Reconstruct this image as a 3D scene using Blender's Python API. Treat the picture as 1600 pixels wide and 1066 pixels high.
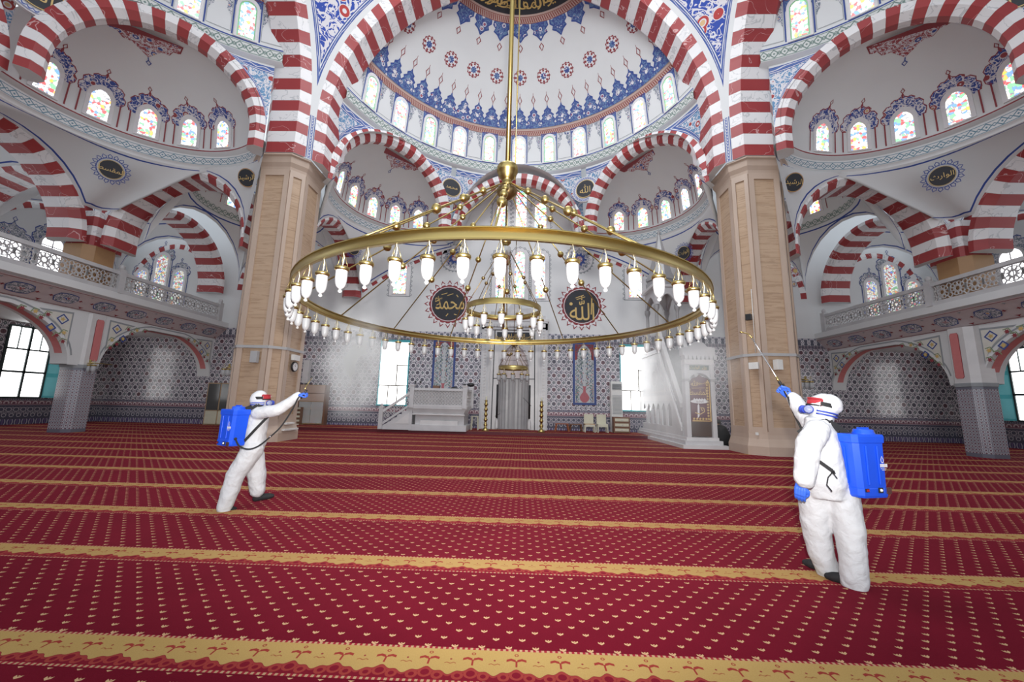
import bpy, math, random
from mathutils import Vector, Matrix
for o in list(bpy.data.objects): bpy.data.objects.remove(o)
SC = bpy.context.scene; COL = SC.collection
pi = math.pi; sin = math.sin; cos = math.cos; rad = math.radians
random.seed(7)
# ---------------------------------------------------------------- camera, light, exposure
CAMX, CAMZ = 0.40, 1.56
def make_camera():
    pitch, yaw, roll = .159067, .0268853, .0235317
    F = Vector((-sin(yaw)*cos(pitch), cos(yaw)*cos(pitch), sin(pitch)))
    rt = Vector((cos(yaw), sin(yaw), 0)); up = rt.cross(F)
    r2 = cos(roll)*rt + sin(roll)*up; u2 = -sin(roll)*rt + cos(roll)*up
    cd = bpy.data.cameras.new('camera'); cd.sensor_width = 36; cd.lens = 610.24/1600*36
    cd.clip_start = .05; cd.clip_end = 200
    c = bpy.data.objects.new('camera', cd); COL.objects.link(c)
    m = Matrix((r2, u2, -F)).transposed().to_4x4(); m.translation = (CAMX, 0, CAMZ)
    c.matrix_world = m; SC.camera = c
make_camera()
SC.view_settings.view_transform = 'Standard'; SC.view_settings.look = 'None'
SC.view_settings.gamma = 1; SC.view_settings.use_curve_mapping = False
SC.view_settings.exposure = 0.15
W = bpy.data.worlds.new('daylight'); SC.world = W; W.use_nodes = True
W.node_tree.nodes['Background'].inputs[0].default_value = (.86, .93, 1, 1)
W.node_tree.nodes['Background'].inputs[1].default_value = 1.0
def area(name, loc, tgt, sx, sy, power, col=(1, 1, 1)):
    l = bpy.data.lights.new(name, 'AREA'); l.shape = 'RECTANGLE'; l.size = sx; l.size_y = sy
    l.energy = power; l.color = col
    o = bpy.data.objects.new(name, l); COL.objects.link(o); o.location = loc
    o.rotation_euler = (Vector(tgt)-Vector(loc)).to_track_quat('-Z', 'Y').to_euler()
    return o
# daylight falling from the windows of the central dome drum above the carpet, and the photographer's flash
area('dome_daylight', (0, 9, 20.5), (0, 17, 4), 9, 6, 1100, (.95, .98, 1))
fl = bpy.data.lights.new('camera_flash', 'SPOT'); fl.energy = 2600; fl.shadow_soft_size = .06
fl.spot_size = rad(128); fl.spot_blend = .8; fl.color = (1, .97, .93)
flo = bpy.data.objects.new('camera_flash', fl); COL.objects.link(flo); flo.location = (CAMX+.12, -.05, CAMZ+.28)
flo.rotation_euler = (Vector((0, 12, 6.2))-Vector(flo.location)).to_track_quat('-Z', 'Y').to_euler()

# ---------------------------------------------------------------- shader expressions
class E:
    def __init__(s, nt, k): s.nt = nt; s.k = k
    def op(s, o, *a, clamp=False):
        n = s.nt.nodes.new('ShaderNodeMath'); n.operation = o; n.use_clamp = clamp
        for i, x in enumerate((s,)+a):
            if isinstance(x, E): s.nt.links.new(x.k, n.inputs[i])
            else: n.inputs[i].default_value = x
        return E(s.nt, n.outputs[0])
    def __add__(s, o): return s.op('ADD', o)
    __radd__ = __add__
    def __sub__(s, o): return s.op('SUBTRACT', o)
    def __rsub__(s, o): return (s*-1)+o
    def __mul__(s, o): return s.op('MULTIPLY', o)
    __rmul__ = __mul__
    def __truediv__(s, o): return s.op('DIVIDE', o)
    def lt(s, o): return s.op('LESS_THAN', o)
    def gt(s, o): return s.op('GREATER_THAN', o)
    def abs(s): return s.op('ABSOLUTE')
    def fr(s): return s.op('FRACT')
    def fl(s): return s.op('FLOOR')
    def sin(s): return s.op('SINE')
    def cos(s): return s.op('COSINE')
    def sqrt(s): return s.op('SQRT')
    def mn(s, o): return s.op('MINIMUM', o)
    def mx(s, o): return s.op('MAXIMUM', o)
    def at2(s, o): return s.op('ARCTAN2', o)
    def cl(s): return s.op('ADD', 0.0, clamp=True)
def near(a, c, w): return (a-c).abs().lt(w)
def hyp(a, b): return (a*a+b*b).sqrt()
class Mat:
    def __init__(s, name, rough=.6, metal=0, spec=.5):
        s.m = bpy.data.materials.new(name); s.m.use_nodes = True; s.nt = s.m.node_tree
        s.b = s.nt.nodes['Principled BSDF']; s.b.inputs['Roughness'].default_value = rough
        s.b.inputs['Metallic'].default_value = metal; s.b.inputs['Specular IOR Level'].default_value = spec
        s._p = None
    def uv(s):
        n = s.nt.nodes.new('ShaderNodeUVMap'); n.uv_map = 'UVMap'
        x = s.nt.nodes.new('ShaderNodeSeparateXYZ'); s.nt.links.new(n.outputs[0], x.inputs[0]); s.uvs = n.outputs[0]
        return E(s.nt, x.outputs[0]), E(s.nt, x.outputs[1])
    def pos(s):
        n = s.nt.nodes.new('ShaderNodeTexCoord')
        x = s.nt.nodes.new('ShaderNodeSeparateXYZ'); s.nt.links.new(n.outputs['Object'], x.inputs[0]); s._p = n.outputs['Object']
        return [E(s.nt, x.outputs[i]) for i in range(3)]
    def vec(s, x, y, z=0.0):
        c = s.nt.nodes.new('ShaderNodeCombineXYZ')
        for i, q in enumerate((x, y, z)):
            if isinstance(q, E): s.nt.links.new(q.k, c.inputs[i])
            else: c.inputs[i].default_value = q
        return c.outputs[0]
    def noise(s, scale, detail=2, v=None, dist=0, rough=.5):
        n = s.nt.nodes.new('ShaderNodeTexNoise'); n.inputs['Scale'].default_value = scale
        n.inputs['Detail'].default_value = detail; n.inputs['Distortion'].default_value = dist; n.inputs['Roughness'].default_value = rough
        if v is None:
            if s._p is None: s.pos()
            v = s._p
        s.nt.links.new(v, n.inputs['Vector']); return E(s.nt, n.outputs[0])
    def voro(s, scale, v=None, feat='F1'):
        n = s.nt.nodes.new('ShaderNodeTexVoronoi'); n.feature = feat; n.inputs['Scale'].default_value = scale
        if v is None:
            if s._p is None: s.pos()
            v = s._p
        s.nt.links.new(v, n.inputs['Vector'])
        if feat != 'F1': return E(s.nt, n.outputs[0]), None
        x = s.nt.nodes.new('ShaderNodeSeparateColor'); s.nt.links.new(n.outputs['Color'], x.inputs[0])
        return E(s.nt, n.outputs['Distance']), [E(s.nt, x.outputs[i]) for i in range(3)]
    def mix(s, f, a, b):
        n = s.nt.nodes.new('ShaderNodeMix'); n.data_type = 'RGBA'
        if isinstance(f, E): s.nt.links.new(f.k, n.inputs[0])
        else: n.inputs[0].default_value = f
        for i, q in ((6, a), (7, b)):
            if isinstance(q, tuple): n.inputs[i].default_value = (*q, 1)
            else: s.nt.links.new(q, n.inputs[i])
        return n.outputs[2]
    def layers(s, base, *ls):
        c = base
        for f, col in ls: c = s.mix(f, c, col)
        return c
    def col(s, c):
        if isinstance(c, tuple): s.b.inputs['Base Color'].default_value = (*c, 1)
        else: s.nt.links.new(c, s.b.inputs['Base Color'])
        return s
    def bump(s, h, strength=.3, dist=.01):
        n = s.nt.nodes.new('ShaderNodeBump'); n.inputs['Strength'].default_value = strength; n.inputs['Distance'].default_value = dist
        s.nt.links.new(h.k, n.inputs['Height']); s.nt.links.new(n.outputs[0], s.b.inputs['Normal']); return s
    def emit(s, c, st):
        if isinstance(c, tuple): s.b.inputs['Emission Color'].default_value = (*c, 1)
        else: s.nt.links.new(c, s.b.inputs['Emission Color'])
        if isinstance(st, E): s.nt.links.new(st.k, s.b.inputs['Emission Strength'])
        else: s.b.inputs['Emission Strength'].default_value = st
        return s
def flat(name, c, rough=.6, metal=0, var=.08, sc=6, spec=.5):
    m = Mat(name, rough, metal, spec); n = m.noise(sc, 3)
    m.col(m.mix(n, tuple(x*(1-var) for x in c), tuple(min(1, x*(1+var)) for x in c))); return m.m

PLASTER = (.70, .71, .72)
def m_plaster(name='plaster', c=PLASTER):
    m = Mat(name, .75, spec=.3); n = m.noise(.9, 4)
    m.col(m.mix(n, tuple(x*.95 for x in c), tuple(min(1, x*1.04) for x in c))); return m.m
def m_voussoir():
    m = Mat('voussoir', .45); u, v = m.uv(); n1 = m.noise(.9, 3, dist=.5); n2 = m.noise(1.5, 4, dist=.7); n3 = m.noise(.6, 3)
    red = m.mix(n3, (.27, .026, .032), (.40, .06, .06)); red = m.mix(near(n1, .5, .0035)*.8, red, (.65, .42, .42))
    wh = m.mix(near(n2, .5, .012)*.7, (.78, .77, .78), (.50, .51, .53)); wh = m.mix(n3.gt(.6)*.25, wh, (.6, .6, .62))
    c = m.mix((u*.5).fr().lt(.5), wh, red); c = m.mix((u.fr()).lt(.018), c, (.3, .2, .2))
    m.col(c); return m.m
def m_travertine():
    m = Mat('travertine', .35); x, y, z = m.pos()
    v = m.vec(x*.5, y*.5, z*5); a = m.noise(1, 5, v, dist=.5); b = m.noise(2.5, 4, m.vec(x*.7, y*.7, z*9)); 
    blk = (z/1.15).fl()*.37; t = m.noise(1.3, 1, m.vec(x*.3, blk*7.3, z*0.0))
    c = m.mix(a, (.36, .24, .155), (.55, .40, .28)); c = m.mix(b.gt(.57)*.55, c, (.28, .17, .10)); c = m.mix(t*.4, c, (.50, .35, .23))
    c = m.mix((z/1.15).fr().lt(.012), c, (.30, .21, .14)); m.col(c); return m.m
def m_travframe():
    m = Mat('travertine_frame', .4); x, y, z = m.pos(); a = m.noise(1, 5, m.vec(x*1.5, y*1.5, z*.6)); 
    m.col(m.mix(a, (.40, .30, .235), (.56, .44, .36))); return m.m
def m_marble(name='grey_marble', c0=(.42, .42, .44), c1=(.66, .65, .66), rough=.3):
    m = Mat(name, rough); a = m.noise(1.3, 6, dist=.7); m.col(m.mix(a, c0, c1)); return m.m
def m_tile():
    m = Mat('iznik_wall_tiles', .16); u, v = m.uv()
    # rows of ringed rosettes set in a half-drop with leaf scrolls between
    P, Q = .56, .80
    def lat(ou, ov):
        a = ((u+ou)/P).fr()*P-P/2; b = ((v+ov)/Q).fr()*Q-Q/2; return a, b
    a1, b1 = lat(0, 0); a2, b2 = lat(P/2, Q/2)
    d1 = hyp(a1, b1).mn(hyp(a2, b2))
    a3, b3 = lat(P/2, 0); a4, b4 = lat(0, Q/2)
    e = (a3.abs()*1.4+b3.abs()).mn(a4.abs()*1.4+b4.abs())
    w = (v*(2*pi/.4)).cos()*.055; p1 = near(((u/.28).fr()*.28-.14).abs(), w.abs()+.035, .018)
    wv = near((v/.4).fr()*.4-.2, (u*(2*pi/.28)).sin()*.07+.03, .022)
    wv2 = near((v/.4).fr()*.4-.2, (u*(2*pi/.28)).cos()*.06-.05, .018)
    base = (.125, .12, .155); white = (.70, .67, .71)
    hue = m.noise(.55, 1, m.vec(u, v))
    mar = m.mix(hue.gt(.5), (.16, .085, .10), (.115, .11, .14))
    c = m.layers(base, (p1, white), (wv, white), (wv2, (.50, .42, .48)), (e.lt(.17), white), (e.lt(.115), (.07, .09, .10)), (e.lt(.05), (.35, .36, .4)),
                 (d1.lt(.19), base), (d1.lt(.165), white), (d1.lt(.112), mar), (d1.lt(.03), (.09, .05, .08)))
    # dado with stacked borders
    uu = (u/.28).fr()-.5; z = v
    arc = hyp(uu*.28, z-1.03)
    arc2 = hyp(((u/.28+.5).fr()-.5)*.28, z-.72); arc3 = hyp(uu*.28, z-.45)
    tri = (uu.abs()*.34)
    d = m.layers((.10, .10, .14), (near(arc2, .10, .014), (.52, .50, .54)), (near(hyp(uu*.28, z-.78), .05, .012), (.5, .45, .5)),
                 (near(arc3, .08, .014), (.55, .53, .57)), (near(z, .58, .012), (.33, .31, .36)), (near(((u/.14).fr()-.5).abs(), .22+(z-.55)*1.2, .07)*near(z, .57, .09), (.42, .38, .43)),
                 (z.lt(.26), (.09, .085, .17)), (z.lt(.26)*near(uu.abs(), .25+(z*12).sin()*.1, .07), (.50, .48, .55)), (z.lt(.26)*uu.abs().lt(.08), (.19, .14, .28)),
                 (z.gt(.94), (.27, .13, .165)), (z.gt(.94)*near(arc, .09, .022)*z.gt(1.0), (.66, .58, .60)), (z.gt(.94)*arc.lt(.028), (.1, .06, .09)),
                 (z.gt(1.15), (.13, .12, .17)), (z.gt(1.15)*near(z, 1.21, .018)*((u/.09).fr()-.5).abs().lt(.2), (.42, .40, .46)), (near(z, 1.15, .008)+near(z, .94, .008), (.5, .45, .48)))
    c = m.mix(v.lt(1.27), c, d)
    # crowning border: dark blue ground with looping white knots
    s = v-5.04; k = (u/.36).fr()-.5
    t = m.layers((.12, .125, .165), (near(hyp(k*.36*1.3, s-.34), .11, .024), (.68, .66, .70)), (near(k.abs()*.36, (.34-s).abs()*.42+.01, .018), (.68, .66, .70)),
                 (s.lt(.17), (.135, .125, .16)), (s.lt(.17)*near(k.abs(), .25, .08), (.27, .22, .27)), (s.lt(.17)*near(s, .16, .01), (.4, .38, .42)),
                 (s.gt(.50), (.13, .14, .2)), (s.gt(.5)*(k.abs()*.5).gt(s-.48), (.52, .50, .56)))
    c = m.mix(v.gt(5.04), c, t)
    g = ((u/.2).fr().lt(.015)+(v/.2).fr().lt(.015)).mn(1.0); c = m.mix(g*.25, c, (.2, .2, .22))
    m.col(c); return m.m
def m_smalltile():
    m = Mat('column_tiles', .14); u, v = m.uv()
    a = (u/.11).fr()-.5; b = (v/.11).fr()-.5; d = hyp(a, b); a2 = (u/.11+.5).fr()-.5; b2 = (v/.11+.5).fr()-.5; d2 = hyp(a2, b2)
    c = m.layers((.09, .09, .12), (near(d, .36, .09), (.50, .48, .52)), (d.lt(.16), (.20, .07, .09)), (d2.lt(.2), (.42, .40, .45)), (d2.lt(.09), (.08, .08, .12)))
    c = m.mix((v.lt(.14)+v.gt(2.5)).mn(1.0), c, (.15, .15, .19)); m.col(c); return m.m
def m_carpet():
    m = Mat('carpet', .95, spec=.04); x, y, z = m.pos()
    s = 1.457; Y0 = 2.645
    t = ((y-Y0)/s+.5).fr()*s-s/2      # distance beyond the stripe's centre
    n = m.noise(1.6, 4); n2 = m.noise(120, 2)
    red = m.mix(n, (.068, .0015, .007), (.130, .004, .015))
    p = .175
    def tulip(ox, oy):
        a = ((x+ox)/p).fr()*p-p/2; b = ((y+oy)/p).fr()*p-p/2
        cup = near(b, a.abs()*.75-.002, .009)*a.abs().lt(.021); dot = hyp(a, b-.016).lt(.0048)*1.0
        return cup.mx(dot)
    dots = tulip(0, 0).mx(tulip(p/2, p/2))
    c = m.mix(dots, red, (.50, .34, .18))
    q = .268; k = ((x/q).fr()-.5)*q; ka = k.abs(); k2 = (((x/q)+.5).fr()-.5)*q
    edge = (ka*(2*pi/q)).cos()*.022+(ka*(6*pi/q)).cos()*.010-.075   # scalloped lower rim of the gold band
    gold = m.mix(n, (.34, .24, .075), (.42, .31, .11))
    st = m.layers(gold, (near(t, .045-(ka-.033).abs()*.4, .011)*near(ka, .033, .028), (.24, .035, .025)), (near(t, .005, .028)*ka.lt(.006), (.24, .035, .025)),
                  (near(t, .02-ka*.0-(k2.abs()-.02).abs()*.5-.02, .004)*k2.abs().lt(.035), (.26, .10, .04)), (near(hyp(k, t-.088), .010, .0035), (.25, .05, .03)),
                  (hyp(k2, t-.03).lt(.007), (.2, .03, .03)),
                  (t.lt(edge), (.14, .007, .016)), (t.lt(edge)*near(hyp(k, t+.095), .034, .008), (.25, .04, .03)), (t.lt(edge)*near(hyp(ka-.075, t+.115), .026, .009), (.25, .04, .03)),
                  (t.lt(edge)*near(t, edge-.010, .007), (.24, .035, .03)))
    ch = near(t, .137, .010)+near(t, -.168, .010)
    st = m.mix(ch, st, m.mix((x/.035).fr().lt(.5), (.25, .02, .03), (.42, .28, .16)))
    st = m.mix((t.lt(-.178)), st, (.09, .002, .01))
    c = m.mix(t.lt(.147)*t.gt(-.192), c, st)
    m.col(m.mix(n2*.25, c, (.12, .0, .01))); m.bump(n2, .25, .004)
    m.b.inputs['Sheen Weight'].default_value = .13; m.b.inputs['Sheen Roughness'].default_value = .5
    m.b.inputs['Sheen Tint'].default_value = (1, .16, .22, 1)
    return m.m
def arab(m, base, line, red, gold, sc=2.2, w=.045):
    n = m.noise(sc*1.1, 1, dist=1.6); n2 = m.noise(sc*2.3, 1, dist=1.0); d, cc = m.voro(sc*.75)
    c = m.layers(base, (near(n, .5, w), line), (near(n2, .47, w*.7), line), (d.lt(.30), line), (d.lt(.27), red), (d.lt(.17), line), (d.lt(.12), gold))
    return c
def m_arab(name, base, line, red, gold, sc=2.2, w=.045):
    m = Mat(name, .6); m.col(arab(m, base, line, red, gold, sc, w)); return m.m
BLUE = (.035, .07, .30); LINE = (.66, .64, .68)
def m_penden(name, base, red, white_only=False, sc=2.2, lo=.16, hi=.42):
    """plaster spandrel; UV holds the distance from each bounding edge"""
    m = Mat(name, .7, spec=.3); a, b = m.uv(); d = a.mn(b); n = m.noise(.9, 3)
    pl = m.mix(n, tuple(x*.95 for x in PLASTER), PLASTER)
    if white_only:
        m.col(m.mix(near(d, lo, .035), pl, BLUE)); return m.m
    x, y, z = m.pos(); w = ((x+y)*9).sin()*.5; w2 = (z*14+x*7).sin()*.3
    inter = near((d-(lo+hi)/2)/((hi-lo)/2), w+w2*.4, .22)
    ar = arab(m, base, LINE, red, (.62, .42, .22), sc, .05)
    c = m.layers(pl, (near(d, (lo+hi)/2, (hi-lo)/2), (.10, .16, .38)), (near(d, (lo+hi)/2, (hi-lo)/2)*inter, LINE), (near(d, lo, .015)+near(d, hi, .015), BLUE), (d.gt(hi+.05), ar), (near(d, hi+.07, .02), (.05, .09, .3)))
    m.col(c); return m.m
def m_stained(name, st=7, green=0):
    m = Mat(name, .3); u, v = m.uv(); oi = m.nt.nodes.new('ShaderNodeObjectInfo'); r = E(m.nt, oi.outputs['Random'])
    vv = m.vec(u+r*3.0, v+r*9.0, 0.0); d, cc = m.voro(9.5, vv); e, _ = m.voro(9.5, vv, 'DISTANCE_TO_EDGE')
    c = m.layers((.97, 1, 1), (cc[0].gt(.46), (1, .93, .60)), (cc[0].gt(.60), (.16, .62, .22)), (cc[0].gt(.71), (.85, .06, .06)), (cc[0].gt(.82), (.10, .25, .92)), (cc[0].gt(.93), (1, .40, .05)))
    s = m.mix(e.lt(.06), c, (.16, .17, .2))
    m.col((.3, .3, .3)); m.emit(s, st); return m.m
def m_glow(name, c, st):
    m = Mat(name, .3); u, v = m.uv(); n = m.noise(.8, 1, m.vec(u, v)); m.col((.5, .5, .5)); m.emit(m.mix(n, c, (1, 1, 1)), st); return m.m
def m_border(name, bg, fg, p=.3, h=.3, kind=0):
    """running ornament; UV.x along, UV.y 0..h across"""
    m = Mat(name, .65); u, v = m.uv(); k = (u/p).fr()-.5; a = k*p; b = v-h/2
    if kind == 0:      # diamonds with pendants
        q = (a.abs()+b.abs()*.9)
        c = m.layers(bg, (near(q, h*.33, h*.06), fg), (q.lt(h*.1), fg), (near(v, h*.08, h*.035)+near(v, h*.93, h*.035), fg), (near(((u/p+.5).fr()-.5).abs()*p+b.abs(), h*.16, h*.05), fg))
    elif kind == 1:    # rope of crescents
        r = ((u/p*2+v/h).fr()-.5); c = m.layers(bg, (r.gt(.0)*near(v, h*.5, h*.34), fg), (near(v, h*.06, h*.05)+near(v, h*.94, h*.05), fg))
    else:              # interlace
        s1 = (u*(2*pi/p)).sin()*h*.24; c = m.layers(bg, (near(b, s1, h*.1), fg), (near(b, s1*-1.0, h*.1), fg), (near(b.abs(), h*.42, h*.05), fg))
    m.col(c); return m.m
MT = dict(
    plaster=m_plaster(), vous=m_voussoir(), trav=m_travertine(), travf=m_travframe(), marble=m_marble(), marble_l=m_marble('pale_marble', (.50, .49, .50), (.72, .70, .70)),
    tile=m_tile(), stile=m_smalltile(), carpet=m_carpet(),
    arabB=m_arab('blue_scrollwork', BLUE, LINE, (.30, .05, .06), (.62, .42, .22), 3.2), arabL=m_arab('pale_blue_scrollwork', (.14, .24, .42), (.05, .08, .28), LINE, (.5, .1, .1), 3.4, .06),
    arabG=m_arab('grey_scrollwork', (.16, .20, .25), LINE, (.05, .08, .22), (.5, .25, .2), 4.5), arabR=m_arab('red_scrollwork', (.33, .06, .07), LINE, BLUE, (.6, .35, .2), 3.6),
    penB=m_penden('great_pendentive_paint', (.03, .07, .36), (.42, .05, .05), sc=1.5, lo=.22, hi=.30), penL=m_penden('pendentive_paint', (.13, .27, .45), (.36, .06, .06), sc=2.6, lo=.13, hi=.32), penW=m_penden('blue_lined_plaster', BLUE, BLUE, True, lo=.17),
    stain=m_stained('stained_glass', 2.2), stain2=m_stained('dim_stained_glass', .65), bord0=m_border('diamond_border', PLASTER, (.13, .25, .33), .34, .34, 0), bord1=m_border('rope_border', (.50, .36, .32), (.26, .06, .05), .22, .3, 1), bord2=m_border('interlace_border', (.62, .62, .66), (.07, .12, .36), .26, .22, 2), bordG=m_border('grey_green_border', (.62, .63, .62), (.17, .24, .22), .34, .45, 0),
    blue=flat('blue_paint', (.035, .07, .28)), redp=flat('red_paint', (.26, .035, .045)), dark=flat('dark_paint', (.02, .022, .03)), gold=flat('gold_paint', (.62, .43, .15), .4), greyp=flat('grey_paint', (.30, .32, .34)), pink=flat('salmon_paint', (.60, .19, .19)), white=flat('white_paint', (.74, .73, .75), .7),
    brass=None)
# ---------------------------------------------------------------- mesh helpers
class MB:
    def __init__(s): s.v = []; s.f = []; s.m = []; s.uv = []; s.sm = []; s.slots = []
    def mi(s, mat):
        if mat not in s.slots: s.slots.append(mat)
        return s.slots.index(mat)
    def add(s, vs, fs, mat, uvs=None, smooth=False):
        b = len(s.v); s.v += [tuple(p) for p in vs]; k = s.mi(mat)
        for f in fs:
            s.f.append([b+i for i in f]); s.m.append(k); s.sm.append(smooth)
            s.uv.append([uvs[i] for i in f] if uvs else [(0, 0)]*len(f))
    def grid(s, P, mat, UV=None, smooth=True):
        n = len(P); k = len(P[0]); vs = [p for r in P for p in r]; fs = []
        for i in range(n-1):
            for j in range(k-1): fs.append((i*k+j, i*k+j+1, (i+1)*k+j+1, (i+1)*k+j))
        s.add(vs, fs, mat, [q for r in UV for q in r] if UV else None, smooth)
    def box(s, c, d, mat, rz=0, uvm=False):
        cx, cy, cz = c; dx, dy, dz = d[0]/2, d[1]/2, d[2]/2; cr, sr = cos(rz), sin(rz); vs = []
        for sx, sy, sz in ((-1,-1,-1),(1,-1,-1),(1,1,-1),(-1,1,-1),(-1,-1,1),(1,-1,1),(1,1,1),(-1,1,1)):
            x, y = sx*dx, sy*dy; vs.append((cx+x*cr-y*sr, cy+x*sr+y*cr, cz+sz*dz))
        s.add(vs, [(0,3,2,1),(4,5,6,7),(0,1,5,4),(1,2,6,5),(2,3,7,6),(3,0,4,7)], mat)
        return s
    def bar(s, a, b, w, h, mat, up=(0, 0, 1)):
        a = Vector(a); b = Vector(b); d = (b-a).normalized(); x = d.cross(Vector(up))
        if x.length < 1e-4: x = d.cross(Vector((1, 0, 0)))
        x.normalize(); y = x.cross(d); vs = []
        for p in (a, b):
            for i, j in ((-1,-1),(1,-1),(1,1),(-1,1)): vs.append(p+x*i*w/2+y*j*h/2)
        s.add(vs, [(0,1,2,3),(7,6,5,4),(0,4,5,1),(1,5,6,2),(2,6,7,3),(3,7,4,0)], mat); return s
    def tube(s, pts, r, mat, n=8, cap=True, closed=False):
        pts = [Vector(p) for p in pts]; N = len(pts); rs = r if isinstance(r, (list, tuple)) else [r]*N; up = None; rings = []
        for i, p in enumerate(pts):
            if closed: d = pts[(i+1) % N]-pts[i-1]
            else: d = pts[min(i+1, N-1)]-pts[max(i-1, 0)]
            d.normalize()
            if up is None: up = d.orthogonal().normalized()
            up = (up-d*up.dot(d)).normalized(); x = d.cross(up)
            rings.append([p+(up*cos(2*pi*k/n)+x*sin(2*pi*k/n))*rs[i] for k in range(n)])
        vs = [q for r_ in rings for q in r_]; fs = []
        for i in range(N if closed else N-1):
            a, b = i*n, ((i+1) % N)*n
            for k in range(n): fs.append((a+k, a+(k+1) % n, b+(k+1) % n, b+k))
        if cap and not closed: fs += [tuple(range(n))[::-1], tuple((N-1)*n+k for k in range(n))]
        s.add(vs, fs, mat, None, True); return s
    def lathe(s, c, prof, mat, n=16, ax=None, uvk=None, smooth=True):
        c = Vector(c); az = Vector(ax or (0, 0, 1)).normalized(); x = az.orthogonal().normalized(); y = az.cross(x); P = []
        for r, z in prof: P.append([c+az*z+(x*cos(2*pi*k/n)+y*sin(2*pi*k/n))*r for k in range(n+1)])
        s.grid(P, mat, None, smooth); return s
    def ball(s, c, r, mat, n=10, sc=(1, 1, 1)):
        P = [[(c[0]+r*sc[0]*sin(pi*i/n)*cos(2*pi*j/(2*n)), c[1]+r*sc[1]*sin(pi*i/n)*sin(2*pi*j/(2*n)), c[2]+r*sc[2]*cos(pi*i/n)) for j in range(2*n+1)] for i in range(n+1)]
        s.grid(P, mat); return s
    def prism(s, poly, f, h0, h1, mat, uv=False):
        """poly (u,v) extruded between offsets h0 and h1 of map f(u,v,h)"""
        n = len(poly); a = [f(u, v, h0) for u, v in poly]; b = [f(u, v, h1) for u, v in poly]
        s.add(a+b, [tuple(range(n))[::-1], tuple(range(n, 2*n))]+[(i, (i+1) % n, n+(i+1) % n, n+i) for i in range(n)], mat, [p for p in poly]*2); return s
    def deco(s, f, poly, mat, h=.012):
        s.add([f(u, v, h) for u, v in poly], [tuple(range(len(poly)))], mat, list(poly)); return s
    def strip(s, f, pts, w, mat, h=.012, closed=False, uv=True):
        """painted line of width w along (u,v) pts on map f"""
        n = len(pts); P = []; U = []; L = 0
        idx = list(range(n))+([0] if closed else [])
        for q, i in enumerate(idx):
            a = pts[(i-1) % n] if (closed or i > 0) else pts[i]; b = pts[(i+1) % n] if (closed or i < n-1) else pts[i]
            dx, dy = b[0]-a[0], b[1]-a[1]; l = math.hypot(dx, dy) or 1; nx, ny = -dy/l, dx/l; p = pts[i]
            if q: o = pts[idx[q-1]]; L += math.hypot(p[0]-o[0], p[1]-o[1])
            P.append([f(p[0]-nx*w/2, p[1]-ny*w/2, h), f(p[0]+nx*w/2, p[1]+ny*w/2, h)]); U.append([(L, 0), (L, w)])
        s.grid(P, mat, U, False); return s
    def build(s, name, parent=None, loc=None, bevel=0, sub=0):
        me = bpy.data.meshes.new(name); o = bpy.data.objects.new(name, me); COL.objects.link(o)
        off = Vector(loc) if loc is not None else Vector((0, 0, 0))
        me.from_pydata([tuple(Vector(p)-off) for p in s.v], [], s.f)
        for m in s.slots: me.materials.append(m)
        me.polygons.foreach_set('material_index', s.m); me.polygons.foreach_set('use_smooth', s.sm)
        ul = me.uv_layers.new(name='UVMap'); ul.data.foreach_set('uv', [c for f in s.uv for q in f for c in q])
        me.update(); o.location = off
        if parent is not None:
            o.parent = parent; o.location = off-parent.location if loc is not None else -parent.location
            if parent.parent is not None and loc is None: o.location = -(parent.location+parent.parent.location)
        if bevel:
            b = o.modifiers.new('bevel', 'BEVEL'); b.width = bevel; b.segments = 2; b.limit_method = 'ANGLE'; b.angle_limit = rad(40)
        if sub: b = o.modifiers.new('sub', 'SUBSURF'); b.levels = sub; b.render_levels = sub
        return o
def empty(name, loc, label, cat, group=None, parent=None):
    o = bpy.data.objects.new(name, None); COL.objects.link(o); o.location = loc; o.empty_display_size = .1
    if label: o['label'] = label
    if cat: o['category'] = cat
    if group: o['group'] = group
    return o
def tag(o, label, cat, group=None):
    o['label'] = label; o['category'] = cat
    if group: o['group'] = group
    return o
CNT = {}
def struct(o, label=None):
    o['kind'] = 'structure'
    if label: o['label'] = label
    return o
def nm(base):
    CNT[base] = CNT.get(base, 0)+1; return '%s_%d' % (base, CNT[base])
def plane(o, u, n=None, v=(0, 0, 1)):
    O = Vector(o); U = Vector(u).normalized(); V = Vector(v).normalized(); N = Vector(n) if n else U.cross(V)
    return lambda a, b, h=0.0: O+U*a+V*b+N*h
def circ(cx, cy, r, n=24, a0=0, a1=2*pi, ry=None):
    full = abs(a1-a0-2*pi) < 1e-6; k = n if full else n+1
    return [(cx+r*cos(a0+(a1-a0)*i/n), cy+(ry or r)*sin(a0+(a1-a0)*i/n)) for i in range(k)]
def star(cx, cy, r0, r1, n, a=0):
    return [(cx+(r0 if i % 2 else r1)*cos(a+pi*i/n), cy+(r0 if i % 2 else r1)*sin(a+pi*i/n)) for i in range(2*n)]
def archpoly(w, h, n=14, pt=0.0, inset=0.0):
    """arched panel: base centre at (0,0), width w, total height h"""
    w -= 2*inset; r = w/2; top = []
    for i in range(n+1):
        a = pi*i/n; top.append((r*cos(a), h-inset-r-pt+r*sin(a)+pt*(1-abs(cos(a)))))
    return [(-r, inset), (r, inset)]+top
_tc = {}
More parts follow.
